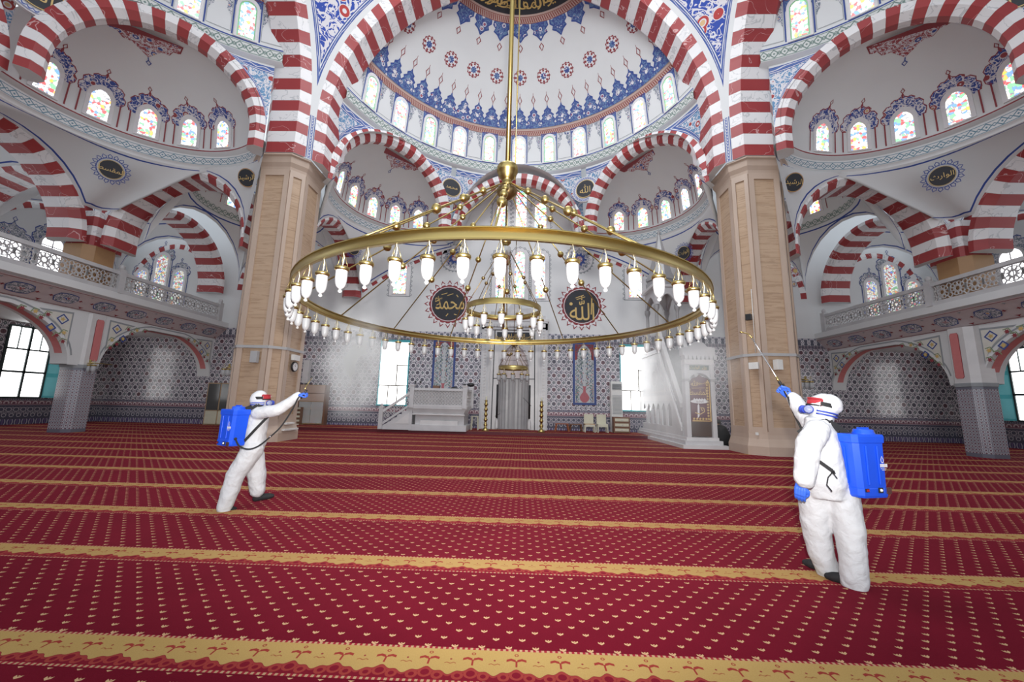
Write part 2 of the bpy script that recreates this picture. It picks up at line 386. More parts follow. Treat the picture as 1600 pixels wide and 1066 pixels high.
def textpoly(body, size):
    k = (body, size)
    if k not in _tc:
        c = bpy.data.curves.new('t', 'FONT'); c.body = body; c.size = size; c.align_x = 'CENTER'; c.resolution_u = 2
        o = bpy.data.objects.new('t', c); COL.objects.link(o); bpy.context.view_layer.update()
        me = o.to_mesh(); V = [(p.co.x, p.co.y) for p in me.vertices]; Fs = [tuple(p.vertices) for p in me.polygons]
        o.to_mesh_clear(); bpy.data.objects.remove(o); bpy.data.curves.remove(c)
        if V:
            ys = [p[1] for p in V]; m = (min(ys)+max(ys))/2; xs = [p[0] for p in V]; mx_ = (min(xs)+max(xs))/2; V = [(x-mx_, y-m) for x, y in V]
        _tc[k] = (V, Fs)
    return _tc[k]
def text(mb, f, body, size, mat, cx=0, cy=0, h=.02, sx=1, sy=1, rot=0):
    V, Fs = textpoly(body, size); c, s_ = cos(rot), sin(rot)
    mb.add([f(cx+(x*c-y*s_)*sx, cy+(x*s_+y*c)*sy, h) for x, y in V], Fs, mat)
ALLAH = '\uFDF2'; MUHAMMAD = '\uFEAA\uFEE4\uFEA4\uFEE3'
NAMES = ['\uFEC2\uFEB4\uFED8\uFEE4\uFEDF\uFE8D', '\uFE99\uFEAD\uFE8D\uFEEE\uFEDF\uFE8D', '\uFEAA\uFEF4\uFEB7\uFEAE\uFEDF\uFE8D', '\uFEAD\uFEEE\uFE92\uFEBC\uFEDF\uFE8D']
# ---------------------------------------------------------------- plan of the hall (X from the axis, Y from the camera)
CY = 5.8; PC = 9.28; DC = 7.77; SR = 8.37; QY = 22.4; GX = 17.3; OX = 24.2
TQ = lambda l, d, z: Vector((l, CY+d, z))
TL = lambda l, d, z: Vector((-d, CY+l, z))
TR = lambda l, d, z: Vector((d, CY+l, z))
def arch(mb, T, l0, d0, al, ad, r, w, z0, stilt=0, c=.25, band=.0, n=None, vo=.45, face='both', t0=0, t1=pi, mat=None, side=1):
    """ribbed arch; centre (l0,d0,z0), span direction (al,ad), depth w across it; the section steps from the face over a chamfer to the soffit"""
    nl, nd = -ad, al; sec = [(-w/2, r+c+band), (-w/2, r+c), (-w/2+c, r), (w/2-c, r), (w/2, r+c), (w/2, r+c+band)]
    if band == 0: sec = sec[1:-1]
    path = []
    if stilt: path += [(0, k/3.0) for k in range(3)]
    n = n or 40; path += [(t0+(t1-t0)*i/n, 1.0) for i in range(n+1)]
    if stilt: path += [(t1, 1-k/3.0) for k in range(1, 4)]
    P = []; U = []; L = 0; prev = None
    for t, q in path:
        row = []
        for (s_, rr) in sec:
            a = rr*cos(t); z = z0+rr*sin(t)-(1-q)*stilt
            row.append(T(l0+al*a+nl*s_, d0+ad*a+nd*s_, z))
        cur = Vector((r*cos(t), r*sin(t)-(1-q)*stilt))
        if prev is not None: L += (cur-prev).length
        prev = cur; P.append(row); U.append(L)
    k = max(1, round(U[-1]/vo)); k += 1-k % 2; sc = k/U[-1]; acc = [0]
    for i in range(1, len(sec)): acc.append(acc[-1]+math.hypot(sec[i][0]-sec[i-1][0], sec[i][1]-sec[i-1][1]))
    mb.grid(P, mat or MT['vous'], [[(u*sc, x) for x in acc] for u in U], False)
    mb.add(P[0]+P[-1], [tuple(range(len(sec))), tuple(range(len(sec), 2*len(sec)))], MT['plaster'])
def loft(mb, A, B, mat, m=8, UVf=True, flip=False):
    n = len(A); P = []; U = []
    for i in range(n):
        a, b = Vector(A[i]), Vector(B[i]); L = (b-a).length
        P.append([a.lerp(b, j/m) for j in range(m+1)]); U.append([(L*j/m, L*(1-j/m)) for j in range(m+1)])
    mb.grid(P, mat, U, True)
class Rev:
    """part of a surface of revolution about the vertical through (l,d)"""
    def __init__(s, T, l, d, prof, ang=0):
        s.T = T; s.l = l; s.d = d; s.p = prof; s.a = ang; s.L = [0]
        for i in range(1, len(prof)): s.L.append(s.L[-1]+math.hypot(prof[i][0]-prof[i-1][0], prof[i][1]-prof[i-1][1]))
    def rz(s, t):
        t = max(0, min(s.L[-1]-1e-6, t)); i = 0
        while s.L[i+1] < t: i += 1
        q = (t-s.L[i])/(s.L[i+1]-s.L[i]); a, b = s.p[i], s.p[i+1]
        dr, dz = b[0]-a[0], b[1]-a[1]; l = math.hypot(dr, dz)
        return a[0]+dr*q, a[1]+dz*q, -dz/l, dr/l
    def pt(s, ph, t, h=0):
        r, z, nr, nz = s.rz(t); r += nr*h; z += nz*h; ph += s.a
        return s.T(s.l+r*sin(ph), s.d+r*cos(ph), z)
    def at(s, ph, t0):
        r0 = max(.3, s.rz(t0)[0]); return lambda u, v, h=0.0: s.pt(ph+u/r0, t0+v, h)
    def t_of_z(s, z):
        for i in range(len(s.p)-1):
            a, b = s.p[i][1], s.p[i+1][1]
            if a <= z <= b and b > a: return s.L[i]+(z-a)/(b-a)*(s.L[i+1]-s.L[i])
        return s.L[-1]
    def surf(s, mb, t0, t1, nt, phm, mat, nph=60, h=0, uvs=1):
        P = []; U = []
        for i in range(nt+1):
            t = t0+(t1-t0)*i/nt; pm = phm(s.rz(t)[0]) if callable(phm) else phm
            P.append([s.pt(-pm+2*pm*j/nph, t, h) for j in range(nph+1)]); r = s.rz((t0+t1)/2)[0]
            U.append([((-pm+2*pm*j/nph)*r, t-t0) for j in range(nph+1)])
        mb.grid(P, mat, U, True)
def window(f, w, h, kind='stain', pt=0.0, ring=.13, depth=.05, label=None, base=True, pane=None, green=None):
    """arched coloured window set in a plain white reveal; f maps (u,v,h)"""
    mb = MB(); o = archpoly(w+2*ring, h+ring+(.06 if base else 0), 14, pt); i = [(x, y+.0) for x, y in archpoly(w, h, 14, pt)]
    o = [(x, y-.06 if y < .01 else y) for x, y in o]
    n = len(o); A = [f(x, y, depth) for x, y in o]; B = [f(x, y, depth) for x, y in i]; Cc = [f(x, y, .012) for x, y in i]; D = [f(x, y, 0) for x, y in o]
    mb.add(A+B+Cc+D, [(k, (k+1) % n, n+(k+1) % n, n+k) for k in range(n)]+[(n+k, n+(k+1) % n, 2*n+(k+1) % n, 2*n+k) for k in range(n)]+[(3*n+k, 3*n+(k+1) % n, (k+1) % n, k) for k in range(n)], MT['white'])
    fr = struct(mb.build(nm('window')), label)
    g = MB(); g.add([f(x, y, .014) for x, y in i], [tuple(range(n))], pane or MT['stain'], i)
    g.build('window_glass', fr)
    if green:
        g = MB(); q = archpoly(w, h, 14, pt, .0); q2 = archpoly(w, h, 14, pt, .05)
        g.add([f(x, y, .02) for x, y in q]+[f(x, y, .02) for x, y in q2], [(k, (k+1) % n, n+(k+1) % n, n+k) for k in range(n)], green, q+q2); g.build('glass_border', fr)
    return fr
def mirror(p): return p+[(-x, y) for x, y in reversed(p)]
CROWN = mirror([(0, 1.28), (-.10, 1.08), (-.22, 1.02), (-.30, .93), (-.42, .96), (-.60, .80), (-.52, .70), (-.66, .64), (-.80, .50), (-.74, .36), (-.86, .22), (-.80, .04), (-.66, -.10), (-.56, -.08), (-.58, .12), (-.50, .32), (-.34, .50), (-.14, .60), (0, .62)][0:13])
def crown(mb, f, w, h, mat, line=None, posts=True):
    """painted scrolled crown over an arched window of size w x h"""
    s = w*.95; y0 = h-w/2; line = line or MT['redp']
    inner = [(-.58, -.10), (-.57, .10), (-.50, .30), (-.36, .46), (-.18, .56), (0, .59)]
    out = [(0, 1.30), (-.08, 1.12), (-.22, 1.04), (-.36, 1.06), (-.52, .94), (-.50, .82), (-.68, .80), (-.84, .62), (-.80, .44), (-.92, .30), (-.90, .08), (-.76, -.10)]
    for sg in (1, -1):
        for k, (sc2, m_, hh) in enumerate(((1.045, line, .006), (1.0, mat, .011))):
            n = len(out); pts = [(sg*x*s*sc2, y0+y*s*(sc2 if y > 0 else 1)) for x, y in out]; ii = [(sg*x*s, y0+y*s) for x, y in reversed(inner)]
            # quads between the outer and the inner outline
            m2 = 11; 
            for q in range(m2):
                a = pts[q]; b = pts[q+1]; r0 = q/m2*(len(ii)-1); r1 = (q+1)/m2*(len(ii)-1)
                def L(r): i = min(int(r), len(ii)-2); t = r-i; return (ii[i][0]*(1-t)+ii[i+1][0]*t, ii[i][1]*(1-t)+ii[i+1][1]*t)
                mb.deco(f, [a, b, L(r1), L(r0)], m_, hh)
    y = y0+1.30*s
    mb.strip(f, [(0, y), (-.09*s, y+.12*s), (0, y+.26*s), (.09*s, y+.12*s)], .035, line, .012, True)
    if posts:
        for sg in (1, -1):
            x = sg*.78*s; mb.strip(f, [(x, -.05), (x, y0-.02)], .045, line); mb.strip(f, [(x-.06, y0-.04), (x+.09*sg, y0+.10)], .04, line)
def roundel(mb, f, r, body, size, ring=None, petals=0, sy=1.0, th=.03):
    """black calligraphy disc with gold lettering"""
    if petals:
        mb.deco(f, star(0, 0, r*1.32, r*1.58, petals), ring, .008); mb.deco(f, star(0, 0, r*1.24, r*1.44, petals), MT['white'], .012)
        mb.deco(f, circ(0, 0, r*1.20, 32), ring, .016)
    mb.deco(f, circ(0, 0, r*1.09, 40), MT['redp'], .020); mb.deco(f, circ(0, 0, r*1.05, 40), MT['gold'], .024)
    mb.prism(circ(0, 0, r, 40), f, .012, th, MT['dark']); text(mb, f, body, size, MT['gold'], 0, 0, th+.006, 1, sy)
def rosette(mb, f, r, outer, inner, core):
    mb.deco(f, star(0, 0, r*.9, r*1.05, 12), outer, .008); mb.deco(f, circ(0, 0, r*.84, 24), MT['white'], .012)
    for k in range(8): a = k*pi/4; mb.deco(f, circ(r*.68*cos(a), r*.68*sin(a), r*.16, 8), outer, .016)
    mb.deco(f, star(0, 0, r*.32, r*.52, 8), inner, .018); mb.deco(f, circ(0, 0, r*.3, 16), core, .022)
# ---------------------------------------------------------------- floor
mb = MB(); mb.add([(-OX, -9, 0), (OX, -9, 0), (OX, QY, 0), (-OX, QY, 0)], [(0, 1, 2, 3)], MT['carpet'])
struct(mb.build('floor'), 'deep red carpet with gold bordered prayer rows and small tulip dots')
def vstrip(mb, f, pts, w, vo=.33, h=.012):
    L = sum(math.hypot(pts[i+1][0]-pts[i][0], pts[i+1][1]-pts[i][1]) for i in range(len(pts)-1)); k = max(1, round(L/vo)); k += 1-k % 2; sc = k/L
    P = []; U = []; l = 0; n = len(pts)
    for i in range(n):
        a = pts[max(i-1, 0)]; b = pts[min(i+1, n-1)]; dx, dy = b[0]-a[0], b[1]-a[1]; q = math.hypot(dx, dy); nx, ny = -dy/q, dx/q; p = pts[i]
        if i: l += math.hypot(p[0]-pts[i-1][0], p[1]-pts[i-1][1])
        P.append([f(p[0]-nx*w/2, p[1]-ny*w/2, h), f(p[0]+nx*w/2, p[1]+ny*w/2, h)]); U.append([(l*sc, 0), (l*sc, w)])
    mb.grid(P, MT['vous'], U, False)
# ---------------------------------------------------------------- walls
wq = plane((0, QY, 0), (1, 0, 0), (0, -1, 0))
def wallgrid(mb, f, u0, u1, z0, z1, mat, nu=8, nz=2):
    mb.grid([[f(u0+(u1-u0)*i/nu, z0+(z1-z0)*j/nz) for i in range(nu+1)] for j in range(nz+1)], mat, [[(u0+(u1-u0)*i/nu, z0+(z1-z0)*j/nz) for i in range(nu+1)] for j in range(nz+1)], False)
mb = MB(); wallgrid(mb, wq, -OX, OX, 0, 5.62, MT['tile']); wallgrid(mb, wq, -OX, OX, 5.62, 17.5, MT['plaster'])
AR = MT['arabG']
# segmental band below the exedrae and painted lunette bands in the side bays
arc = lambda x: -3.8+math.sqrt(15.05**2-x*x)
for sg in (-1, 1):
    vstrip(mb, wq, [(sg*(9.3-5.4*i/20), arc(9.3-5.4*i/20)) for i in range(21)], .34, .36)
    mb.strip(wq, [(sg*(8.9-5.0*i/20), arc(8.9-5.0*i/20)+.42) for i in range(21)], .07, MT['blue'])
    vstrip(mb, wq, circ(sg*13.4, 7.95, 3.3, 30, 0, pi), .34, .36)
    vstrip(mb, wq, circ(sg*21.0, 8.3, 2.35, 26, 0, pi), .30, .34)
    # windows of the gallery bays
    for k, (dx, w, z0, h) in enumerate(((-1.15, .62, 7.0, 2.1), (0, .72, 7.0, 3.1), (1.2, .62, 7.0, 2.1))):
        f = plane((sg*22.2-sg*0+dx*1.0-(sg*.35), QY, z0), (1, 0, 0), (0, -1, 0))
        f = plane((sg*21.75+dx, QY, z0), (1, 0, 0), (0, -1, 0))
        crown(mb, f, w+.1, h+.1, AR, MT['blue'], posts=True)
        window(f, w, h, pane=MT['stain2'], label='narrow arched stained window above the gallery at the prayer wall')
for sg in (-1, 1):
    for x, z, r_ in ((16.35, 9.65, .42), (16.9, 10.45, .2), (16.2, 8.85, .2)):
        f = plane((sg*x, QY, z), (1, 0, 0), (0, -1, 0)); mb.deco(f, star(0, 0, r_*.85, r_, 10), MT['greyp'], .01); mb.deco(f, star(0, 0, r_*.5, r_*.8, 8), MT['arabR'], .014); mb.deco(f, circ(0, 0, r_*.3, 10), MT['gold'], .018)
# medallions either side of the mihrab
for x, z, s in ((-4.0, 7.3, MUHAMMAD), (3.83, 7.3, ALLAH)):
    f = plane((x, QY, z), (1, 0, 0), (0, -1, 0))
    R_ = MT['arabR']
    mb.deco(f, star(0, 0, 1.18, 1.47, 20), MT['redp'], .008); mb.deco(f, star(0, 0, 1.13, 1.36, 20), MT['white'], .012); mb.deco(f, circ(0, 0, 1.18, 40), MT['redp'], .016)
    for k in range(20):
        a = k*2*pi/20+pi/20; mb.deco(f, circ(1.20*cos(a), 1.20*sin(a), .085, 8), MT['white'], .02)
        a += pi/20; mb.deco(f, circ(1.12*cos(a), 1.12*sin(a), .06, 6), MT['redp'], .021)
    mb.strip(f, circ(0, 0, 1.03, 40), .04, MT['white'], .024, True)
    n = 48; mb.prism([((.98+(.02 if i % 2 else -.02))*cos(2*pi*i/n), (.98+(.02 if i % 2 else -.02))*sin(2*pi*i/n)) for i in range(n)], f, .014, .05, MT['dark'])
    if s is ALLAH:
        text(mb, f, s, 1.15, MT['gold'], .02, -.12, .06, 1.05, 1.25)
        for pts in ([(-.35, .48), (.12, .66)], [(-.3, .38), (.2, .56)]): mb.strip(f, pts, .04, MT['gold'], .06)
        mb.strip(f, [(.55, -.5), (.6, .55)], .07, MT['gold'], .06); mb.deco(f, circ(-.62, .12, .1, 8), MT['gold'], .06)
    else:
        text(mb, f, s, .78, MT['gold'], .08, -.02, .06, 1.0, 1.75)
        for pts, w_ in (([(-.45, .55), (-.1, .66)], .04), ([(-.1, .50), (.25, .62)], .04), ([(.45, .55), (.55, .42)], .05), ([(-.8, .12), (-.62, .2), (-.5, .1)], .05), ([(-.72, -.1), (-.55, .0), (-.5, -.14)], .05), ([(.35, -.62), (.5, -.66)], .05), ([(.0, -.6), (-.12, -.75)], .05)): mb.strip(f, pts, w_, MT['gold'], .06)
        text(mb, f, '\uFEE2\uFEE0\uFEB3', .26, MT['gold'], -.60, .32, .06)
# grey filigree discs above, and the group of windows over the mihrab
for x in (-3.76, 3.70):
    f = plane((x, QY, 10.17), (1, 0, 0), (0, -1, 0)); mb.deco(f, star(0, 0, .83, .93, 26), MT['greyp'], .008); mb.deco(f, circ(0, 0, .80, 36), MT['white'], .012)
    mb.deco(f, star(0, 0, .58, .75, 16), MT['arabG'], .016); mb.deco(f, star(0, 0, .3, .45, 10), MT['blue'], .02); mb.deco(f, circ(0, 0, .2, 16), MT['arabR'], .024)
def framedwin(x, z, w, h, lab, pt=.0):
    f = plane((x, QY, z), (1, 0, 0), (0, -1, 0)); a = archpoly(w+.62, h+.5, 14, pt)
    mb.deco(f, [(p[0], p[1]-.2) for p in a], MT['greyp'], .006); a2 = archpoly(w+.52, h+.42, 14, pt); mb.deco(f, [(p[0], p[1]-.15) for p in a2], MT['white'], .010)
    n = int((2*h+w)/.24)
    pp = [(-(w/2+.26), -.1), (-(w/2+.26), h-w/2)]+[((w/2+.26)*cos(pi-pi*i/10), h-w/2+(w/2+.26)*sin(pi-pi*i/10)) for i in range(1, 10)]+[((w/2+.26), h-w/2), ((w/2+.26), -.1)]
    L = 0; acc = [0]
    for i in range(1, len(pp)): acc.append(acc[-1]+math.hypot(pp[i][0]-pp[i-1][0], pp[i][1]-pp[i-1][1]))
    for k in range(n+1):
        t = acc[-1]*k/n; i = 0
        while i < len(pp)-2 and acc[i+1] < t: i += 1
        q = (t-acc[i])/(acc[i+1]-acc[i]); cx = pp[i][0]*(1-q)+pp[i+1][0]*q; cy = pp[i][1]*(1-q)+pp[i+1][1]*q
        mb.deco(f, circ(cx*1.10, cy+.02, .075, 8), MT['greyp'], .014); mb.deco(f, circ(cx*1.10, cy+.02, .035, 6), MT['white'], .016)
    window(f, w, h, pt=pt, ring=.08, label=lab)
for x, z, w, h, lab in ((-.98, 7.75, .52, 2.75, 'low left stained window of three over the mihrab'), (.16, 7.75, .58, 2.85, 'low middle stained window of three over the mihrab'), (1.40, 7.75, .52, 2.75, 'low right stained window of three over the mihrab'),
                        (-.98, 11.75, .68, 2.05, 'upper left stained window of three high above the mihrab'), (.18, 11.75, .62, 2.85, 'tall middle stained window high above the mihrab'), (1.36, 11.75, .68, 2.0, 'upper right stained window of three high above the mihrab'),
                        (-7.0, 7.9, .72, 1.95, 'stained window left of the round gold-lettered disc'), (7.0, 7.9, .72, 1.95, 'stained window right of the round gold-lettered disc'), (-13.3, 7.4, .72, 1.95, 'stained window behind the left stone pier'), (13.3, 7.4, .72, 1.95, 'stained window behind the right stone pier')):
    framedwin(x, z, w, h, lab)
struct(mb.build('wall_qibla'), 'front prayer wall, blue and maroon patterned tiles below white plaster')
# outer side walls
for sg, name in ((-1, 'left'), (1, 'right')):
    f = plane((sg*OX, 0, 0), (0, 1, 0), (-sg, 0, 0)); mb = MB()
    wallgrid(mb, f, -9, QY, 0, 5.62, MT['tile']); wallgrid(mb, f, -9, QY, 5.62, 13, MT['plaster'])
    for yc in (18.75, 11.4):
        vstrip(mb, f, circ(yc, 8.3, 2.75, 26, 0, pi), .30, .36)
        for k, (dy, h) in enumerate(((-1.62, 1.9), (0, 2.6), (1.62, 1.9))):
            g = plane((sg*OX, yc+dy, 7.0), (0, 1, 0), (-sg, 0, 0)); crown(mb, g, 1.0, h+.06, MT['arabG'], MT['blue'])
            w_ = window(g, .92, h, ring=.04, pane=MT.setdefault('day', m_glow('daylight_pane', (.9, .94, 1), 3.2)), label='plain arched daylight window above the %s gallery' % name)
            q = MB(); q.bar(g(0, .02, .03), g(0, h-.02, .03), .05, .03, MT['white']); q.bar(g(-.45, h-.55, .03), g(.45, h-.55, .03), .03, .05, MT['white']); q.build('glazing_bar', w_)
    struct(mb.build('wall_'+name), 'tiled outer wall under the %s gallery' % name)
# rear wall far behind the camera is left open to the daylight of the portal
# ---------------------------------------------------------------- stone piers
def octa(cx, cy, hw, ch, n=None):
    a, b = hw, hw-ch
    return [(cx-b, cy-a), (cx+b, cy-a), (cx+a, cy-b), (cx+a, cy+b), (cx+b, cy+a), (cx-b, cy+a), (cx-a, cy+b), (cx-a, cy-b)]
def ringprism(mb, secs, mat, ch=.5):
    """stack of chamfered square sections (cx,cy,halfwidth,z)"""
    vs = []; fs = []
    for cx, cy, hw, z in secs: vs += [(x, y, z) for x, y in octa(cx, cy, hw, ch*hw/1.2)]
    for i in range(len(secs)-1):
        for k in range(8): fs.append((i*8+k, i*8+(k+1) % 8, i*8+8+(k+1) % 8, i*8+8+k))
    fs += [tuple(range(8))[::-1], tuple(len(vs)-8+k for k in range(8))]
    mb.add(vs, fs, mat)
for sg, side in ((-1, 'left'), (1, 'right')):
    cx, cy = sg*9.48, 14.95; t = empty('stone_pier', (cx, cy, 0), 'tall beige veined stone pier on the %s with chamfered corners' % side, 'pillar', 'great stone piers')
    b = MB(); ringprism(b, [(cx, cy, .96, 0), (cx, cy, .96, 10.9)], MT['trav']); b.build('shaft', t)
    b = MB(); ringprism(b, [(cx, cy, 1.10, .0), (cx, cy, 1.10, .30), (cx, cy, 1.06, .42), (cx, cy, 1.02, .56), (cx, cy, 1.0, .8)], MT['travf']); b.build('plinth', t)
    b = MB(); ringprism(b, [(cx, cy, 1.0, 10.45), (cx, cy, 1.02, 10.6), (cx, cy, 1.10, 10.75), (cx, cy, 1.12, 10.98), (cx, cy, 1.19, 11.02), (cx, cy, 1.19, 11.08)], MT['travf']); b.build('capital', t)
    b = MB(); oc = octa(cx, cy, .965, .40)
    for k in range(8):
        p, q = Vector((*oc[k], 0)), Vector((*oc[(k+1) % 8], 0)); d = (q-p).normalized(); n = Vector((d.y, -d.x, 0)); L = (q-p).length; fw = .19 if L > 1 else .13
        for s0, s1, z0, z1 in ((0, fw, .7, 10.5), (L-fw, L, .7, 10.5), (fw, L-fw, .7, .95), (fw, L-fw, 10.25, 10.5)):
            A = p+d*s0; B = p+d*s1; vs = []
            for z in (z0, z1):
                for P_, h in ((A, 0), (B, 0), (B, .045), (A, .045)): vs.append(P_+n*h+Vector((0, 0, z)))
            b.add(vs, [(0, 1, 2, 3), (7, 6, 5, 4), (0, 4, 5, 1), (1, 5, 6, 2), (2, 6, 7, 3), (3, 7, 4, 0)], MT['travf'])
    b.build('raised_framing', t)
# ---------------------------------------------------------------- domes and arches
semi_prof0 = [(8.62, 15.38), (8.45, 15.42), (8.37, 15.5), (8.37, 16.05), (8.15, 17.75), (8.05, 18.1)]
for i in range(0, 25):
    a = rad(26.6+i*(90-26.6)/24.0); r = 8.94*cos(a)
    semi_prof0.append((max(r, .02), 14.1+8.94*sin(a)))
def semi(T, side):
    q_ = side == 'qibla'; KR = .95; KZ = .95; DC = 7.09; LO = 0; AP = (8.25, 9.5) if q_ else (7.6, 9.7); BP = (3.9, 14.55)
    if not q_:
        T0 = T; T = lambda l, d, z: T0(l-LO, d, z)
    ZZ = lambda z: 1.56+(z-1.56)*KZ
    semi_prof = [(a*KR, ZZ(b)) for a, b in semi_prof0]
    mb = MB(); S = Rev(T, 0, DC, semi_prof); full = 9.4-DC
    pm = lambda r: math.acos(min(.999, full/max(r, .01)))
    tA = S.t_of_z(ZZ(15.5)); tB = S.t_of_z(ZZ(16.05)); tC = S.t_of_z(ZZ(17.78)); tD = S.t_of_z(ZZ(18.16))
    S.surf(mb, 0, tA, 2, pm, MT['plaster']); S.surf(mb, tA, tB-.06, 1, pm, MT['bordG']); S.surf(mb, tB-.06, tB, 1, pm, MT['blue'])
    S.surf(mb, tB, tC, 2, pm, MT['plaster']); S.surf(mb, tC, tD, 1, pm, MT['bord1'])
    import bisect
    tr = lambda r: next(S.L[i]+(S.p[i][0]-r)/(S.p[i][0]-S.p[i+1][0])*(S.L[i+1]-S.L[i]) for i in range(6, len(S.p)-1) if S.p[i][0] >= r > S.p[i+1][0])
    tE = tr(4.55*KR); tF = tr(4.2*KR)
    S.surf(mb, tD, tE, 14, pm, MT['plaster']); S.surf(mb, tE, tF, 2, pm, MT['bord1']); S.surf(mb, tF, tr(3.4), 5, pm, MT['dark'])
    a0 = rad(12.73); lim = pm(8.2*KR)
    for k in range(-5, 6):
        ph = a0*k; f = S.at(ph, tB+.06)
        window(f, .60, 1.48, ring=.09, depth=.04, label='one of the stained windows ringing the half dome on the %s' % side, green=(MT.setdefault('gborder', flat('green_glass', (.35, .7, .4))) if k % 2 else None))
        for s_ in (-1, 1): mb.strip(f, [(s_*.45, 0), (s_*.45, 1.66)], .05, MT['blue'], .01)
        mb.strip(f, [(-.45, 1.64), (.45, 1.64)], .04, MT['blue'], .01)
        for s_ in (-1, 1): mb.deco(f, [(s_*.42, 1.60), (s_*.10, 1.60), (s_*.30, 1.45), (s_*.42, 1.15)], MT['arabL'], .008)
    for k in range(-6, 6):
        ph = a0*(k+.5)
        if abs(ph) > lim-.02: continue
        f = S.at(ph, tB+.06)
        for s_ in (-1, 1):
            mb.deco(f, [(s_*.36, 1.56), (s_*.02, 1.56), (s_*.06, 1.42), (s_*.14, 1.38), (s_*.12, 1.2), (s_*.22, 1.1), (s_*.20, .9), (s_*.30, .78), (s_*.36, .6)], MT['arabG'], .008)
            mb.strip(f, [(s_*.38, .08), (s_*.38, 1.58)], .018, MT['greyp'], .01)
        mb.strip(f, [(-.38, 1.58), (.38, 1.58)], .02, MT['greyp'], .01); mb.strip(f, [(-.38, .08), (.38, .08)], .02, MT['greyp'], .01)
    for k in range(-11, 12):
        ph = a0*k/2
        if abs(ph) > pm(7.6*KR)-.03: continue
        f = S.at(ph, tD)
        out = [(-.44, .0), (-.46, .14), (-.34, .2), (-.42, .34), (-.30, .5), (-.36, .6), (-.20, .72), (-.22, .84), (-.06, .95), (0, 1.12)]; o2 = out+[(-x, y) for x, y in reversed(out[:-1])]
        mb.deco(f, [(x*1.03, y*1.02) for x, y in o2], MT['blue'], .010); mb.deco(f, [(x*.88, y*.93) for x, y in o2], MT['arabL'], .016)
        mb.deco(f, star(0, .42, .12, .24, 8), MT['arabB'], .022); mb.deco(f, circ(0, .42, .08, 8), MT['white'], .026)
        mb.strip(f, [(0, 1.1), (0, 1.22)], .03, MT['redp'], .012); mb.strip(f, [(0, 1.22), (-.11, 1.40), (0, 1.62), (.11, 1.40)], .05, MT['redp'], .012, True); mb.strip(f, [(0, 1.62), (0, 1.75)], .02, MT['redp'], .012)
    for k in range(-5, 6):
        ph = rad(12.1*k)
        f = S.at(ph, tr(6.45*KR)); rosette(mb, f, .36, MT['redp'], MT['blue'], MT['arabL'])
    for k in range(-5, 6):
        ph = rad(12.5*k); f = S.at(ph, tE)
        out = [(-.42, 0), (-.44, -.18), (-.30, -.3), (-.36, -.45), (-.18, -.55), (0, -.78)]; o2 = out+[(-x, y) for x, y in reversed(out[:-1])]
        mb.deco(f, o2, MT['blue'], .010); mb.deco(f, [(x*.86, y*.9) for x, y in o2], MT['arabL'], .016); mb.deco(f, star(0, -.3, .1, .2, 8), MT['arabB'], .02)
        mb.strip(f, [(0, -.85), (-.09, -1.0), (0, -1.18), (.09, -1.0)], .045, MT['redp'], .012, True)
    for k in range(-3, 4):
        f = S.at(rad(16*k), tr(3.75*KR)); text(mb, f, NAMES[k % 4], .72, MT['gold'], 0, 0, .02, 1, 1); mb.strip(f, [(-.45, .3), (.4, .36)], .03, MT['gold'], .02)
    # spandrels down to the three arches
    rb = 8.55*KR; zb = ZZ(15.40)
    def chord(A, B):
        M = ((A[0]+B[0])/2, (A[1]+B[1])/2); h = math.hypot(A[0]-B[0], A[1]-B[1])/2; u = ((B[0]-A[0])/2/h, (B[1]-A[1])/2/h); return M, h, u
    for A_, B_ in (((-3.78, 14.98), (3.78, 14.98)), (BP, AP), ((-AP[0], AP[1]), (-BP[0], BP[1]))):
        M, h, u = chord(A_, B_); E1 = []; R1 = []; SP = zb-.12-h-(.06 if A_[1] == B_[1] else 0)
        for i in range(33):
            t = pi-pi*i/32; a = h*cos(t); x, y = M[0]+u[0]*a, M[1]+u[1]*a; z = SP+h*sin(t); E1.append(T(x, y, z))
            ph = math.atan2(x, y-DC); R1.append(T(rb*sin(ph), DC+rb*cos(ph), zb))
        loft(mb, E1, R1, MT['penL'], 6)
        arch(mb, T, M[0], M[1], u[0], u[1], h-.50, .66, SP, stilt=max(.02, SP-10.85), c=.20, band=.30, vo=.30)
    # calligraphy discs in the spandrels
    for sg, s_ in ((-1, MUHAMMAD if side != 'right' else ALLAH), (1, ALLAH)):
        ph = sg*rad(27.5); r = rb-.06
        cx, cy = r*sin(ph), DC+r*cos(ph); tx, ty = cos(ph), -sin(ph)
        f = lambda u, v, h=0., cx=cx, cy=cy, tx=tx, ty=ty, ph=ph: T(cx+tx*u-sin(ph)*(h+.05), cy+ty*u-cos(ph)*(h+.05), ZZ(13.95)+v)
        mb.prism(circ(0, 0, .74, 32), f, -.12, -.02, MT['white']); mb.strip(f, circ(0, 0, .64, 32), .12, MT['bord2'], .0, True)
        mb.prism(circ(0, 0, .50, 32), f, -.02, .03, MT['dark']); mb.strip(f, circ(0, 0, .505, 32), .03, MT['gold'], .035, True)
        if T is TL: text(mb, f, s_, .5 if s_ is ALLAH else .3, MT['gold'], 0, 0, .04, -1)
        else: text(mb, f, s_, .5 if s_ is ALLAH else .3, MT['gold'], 0, 0, .04, 1)
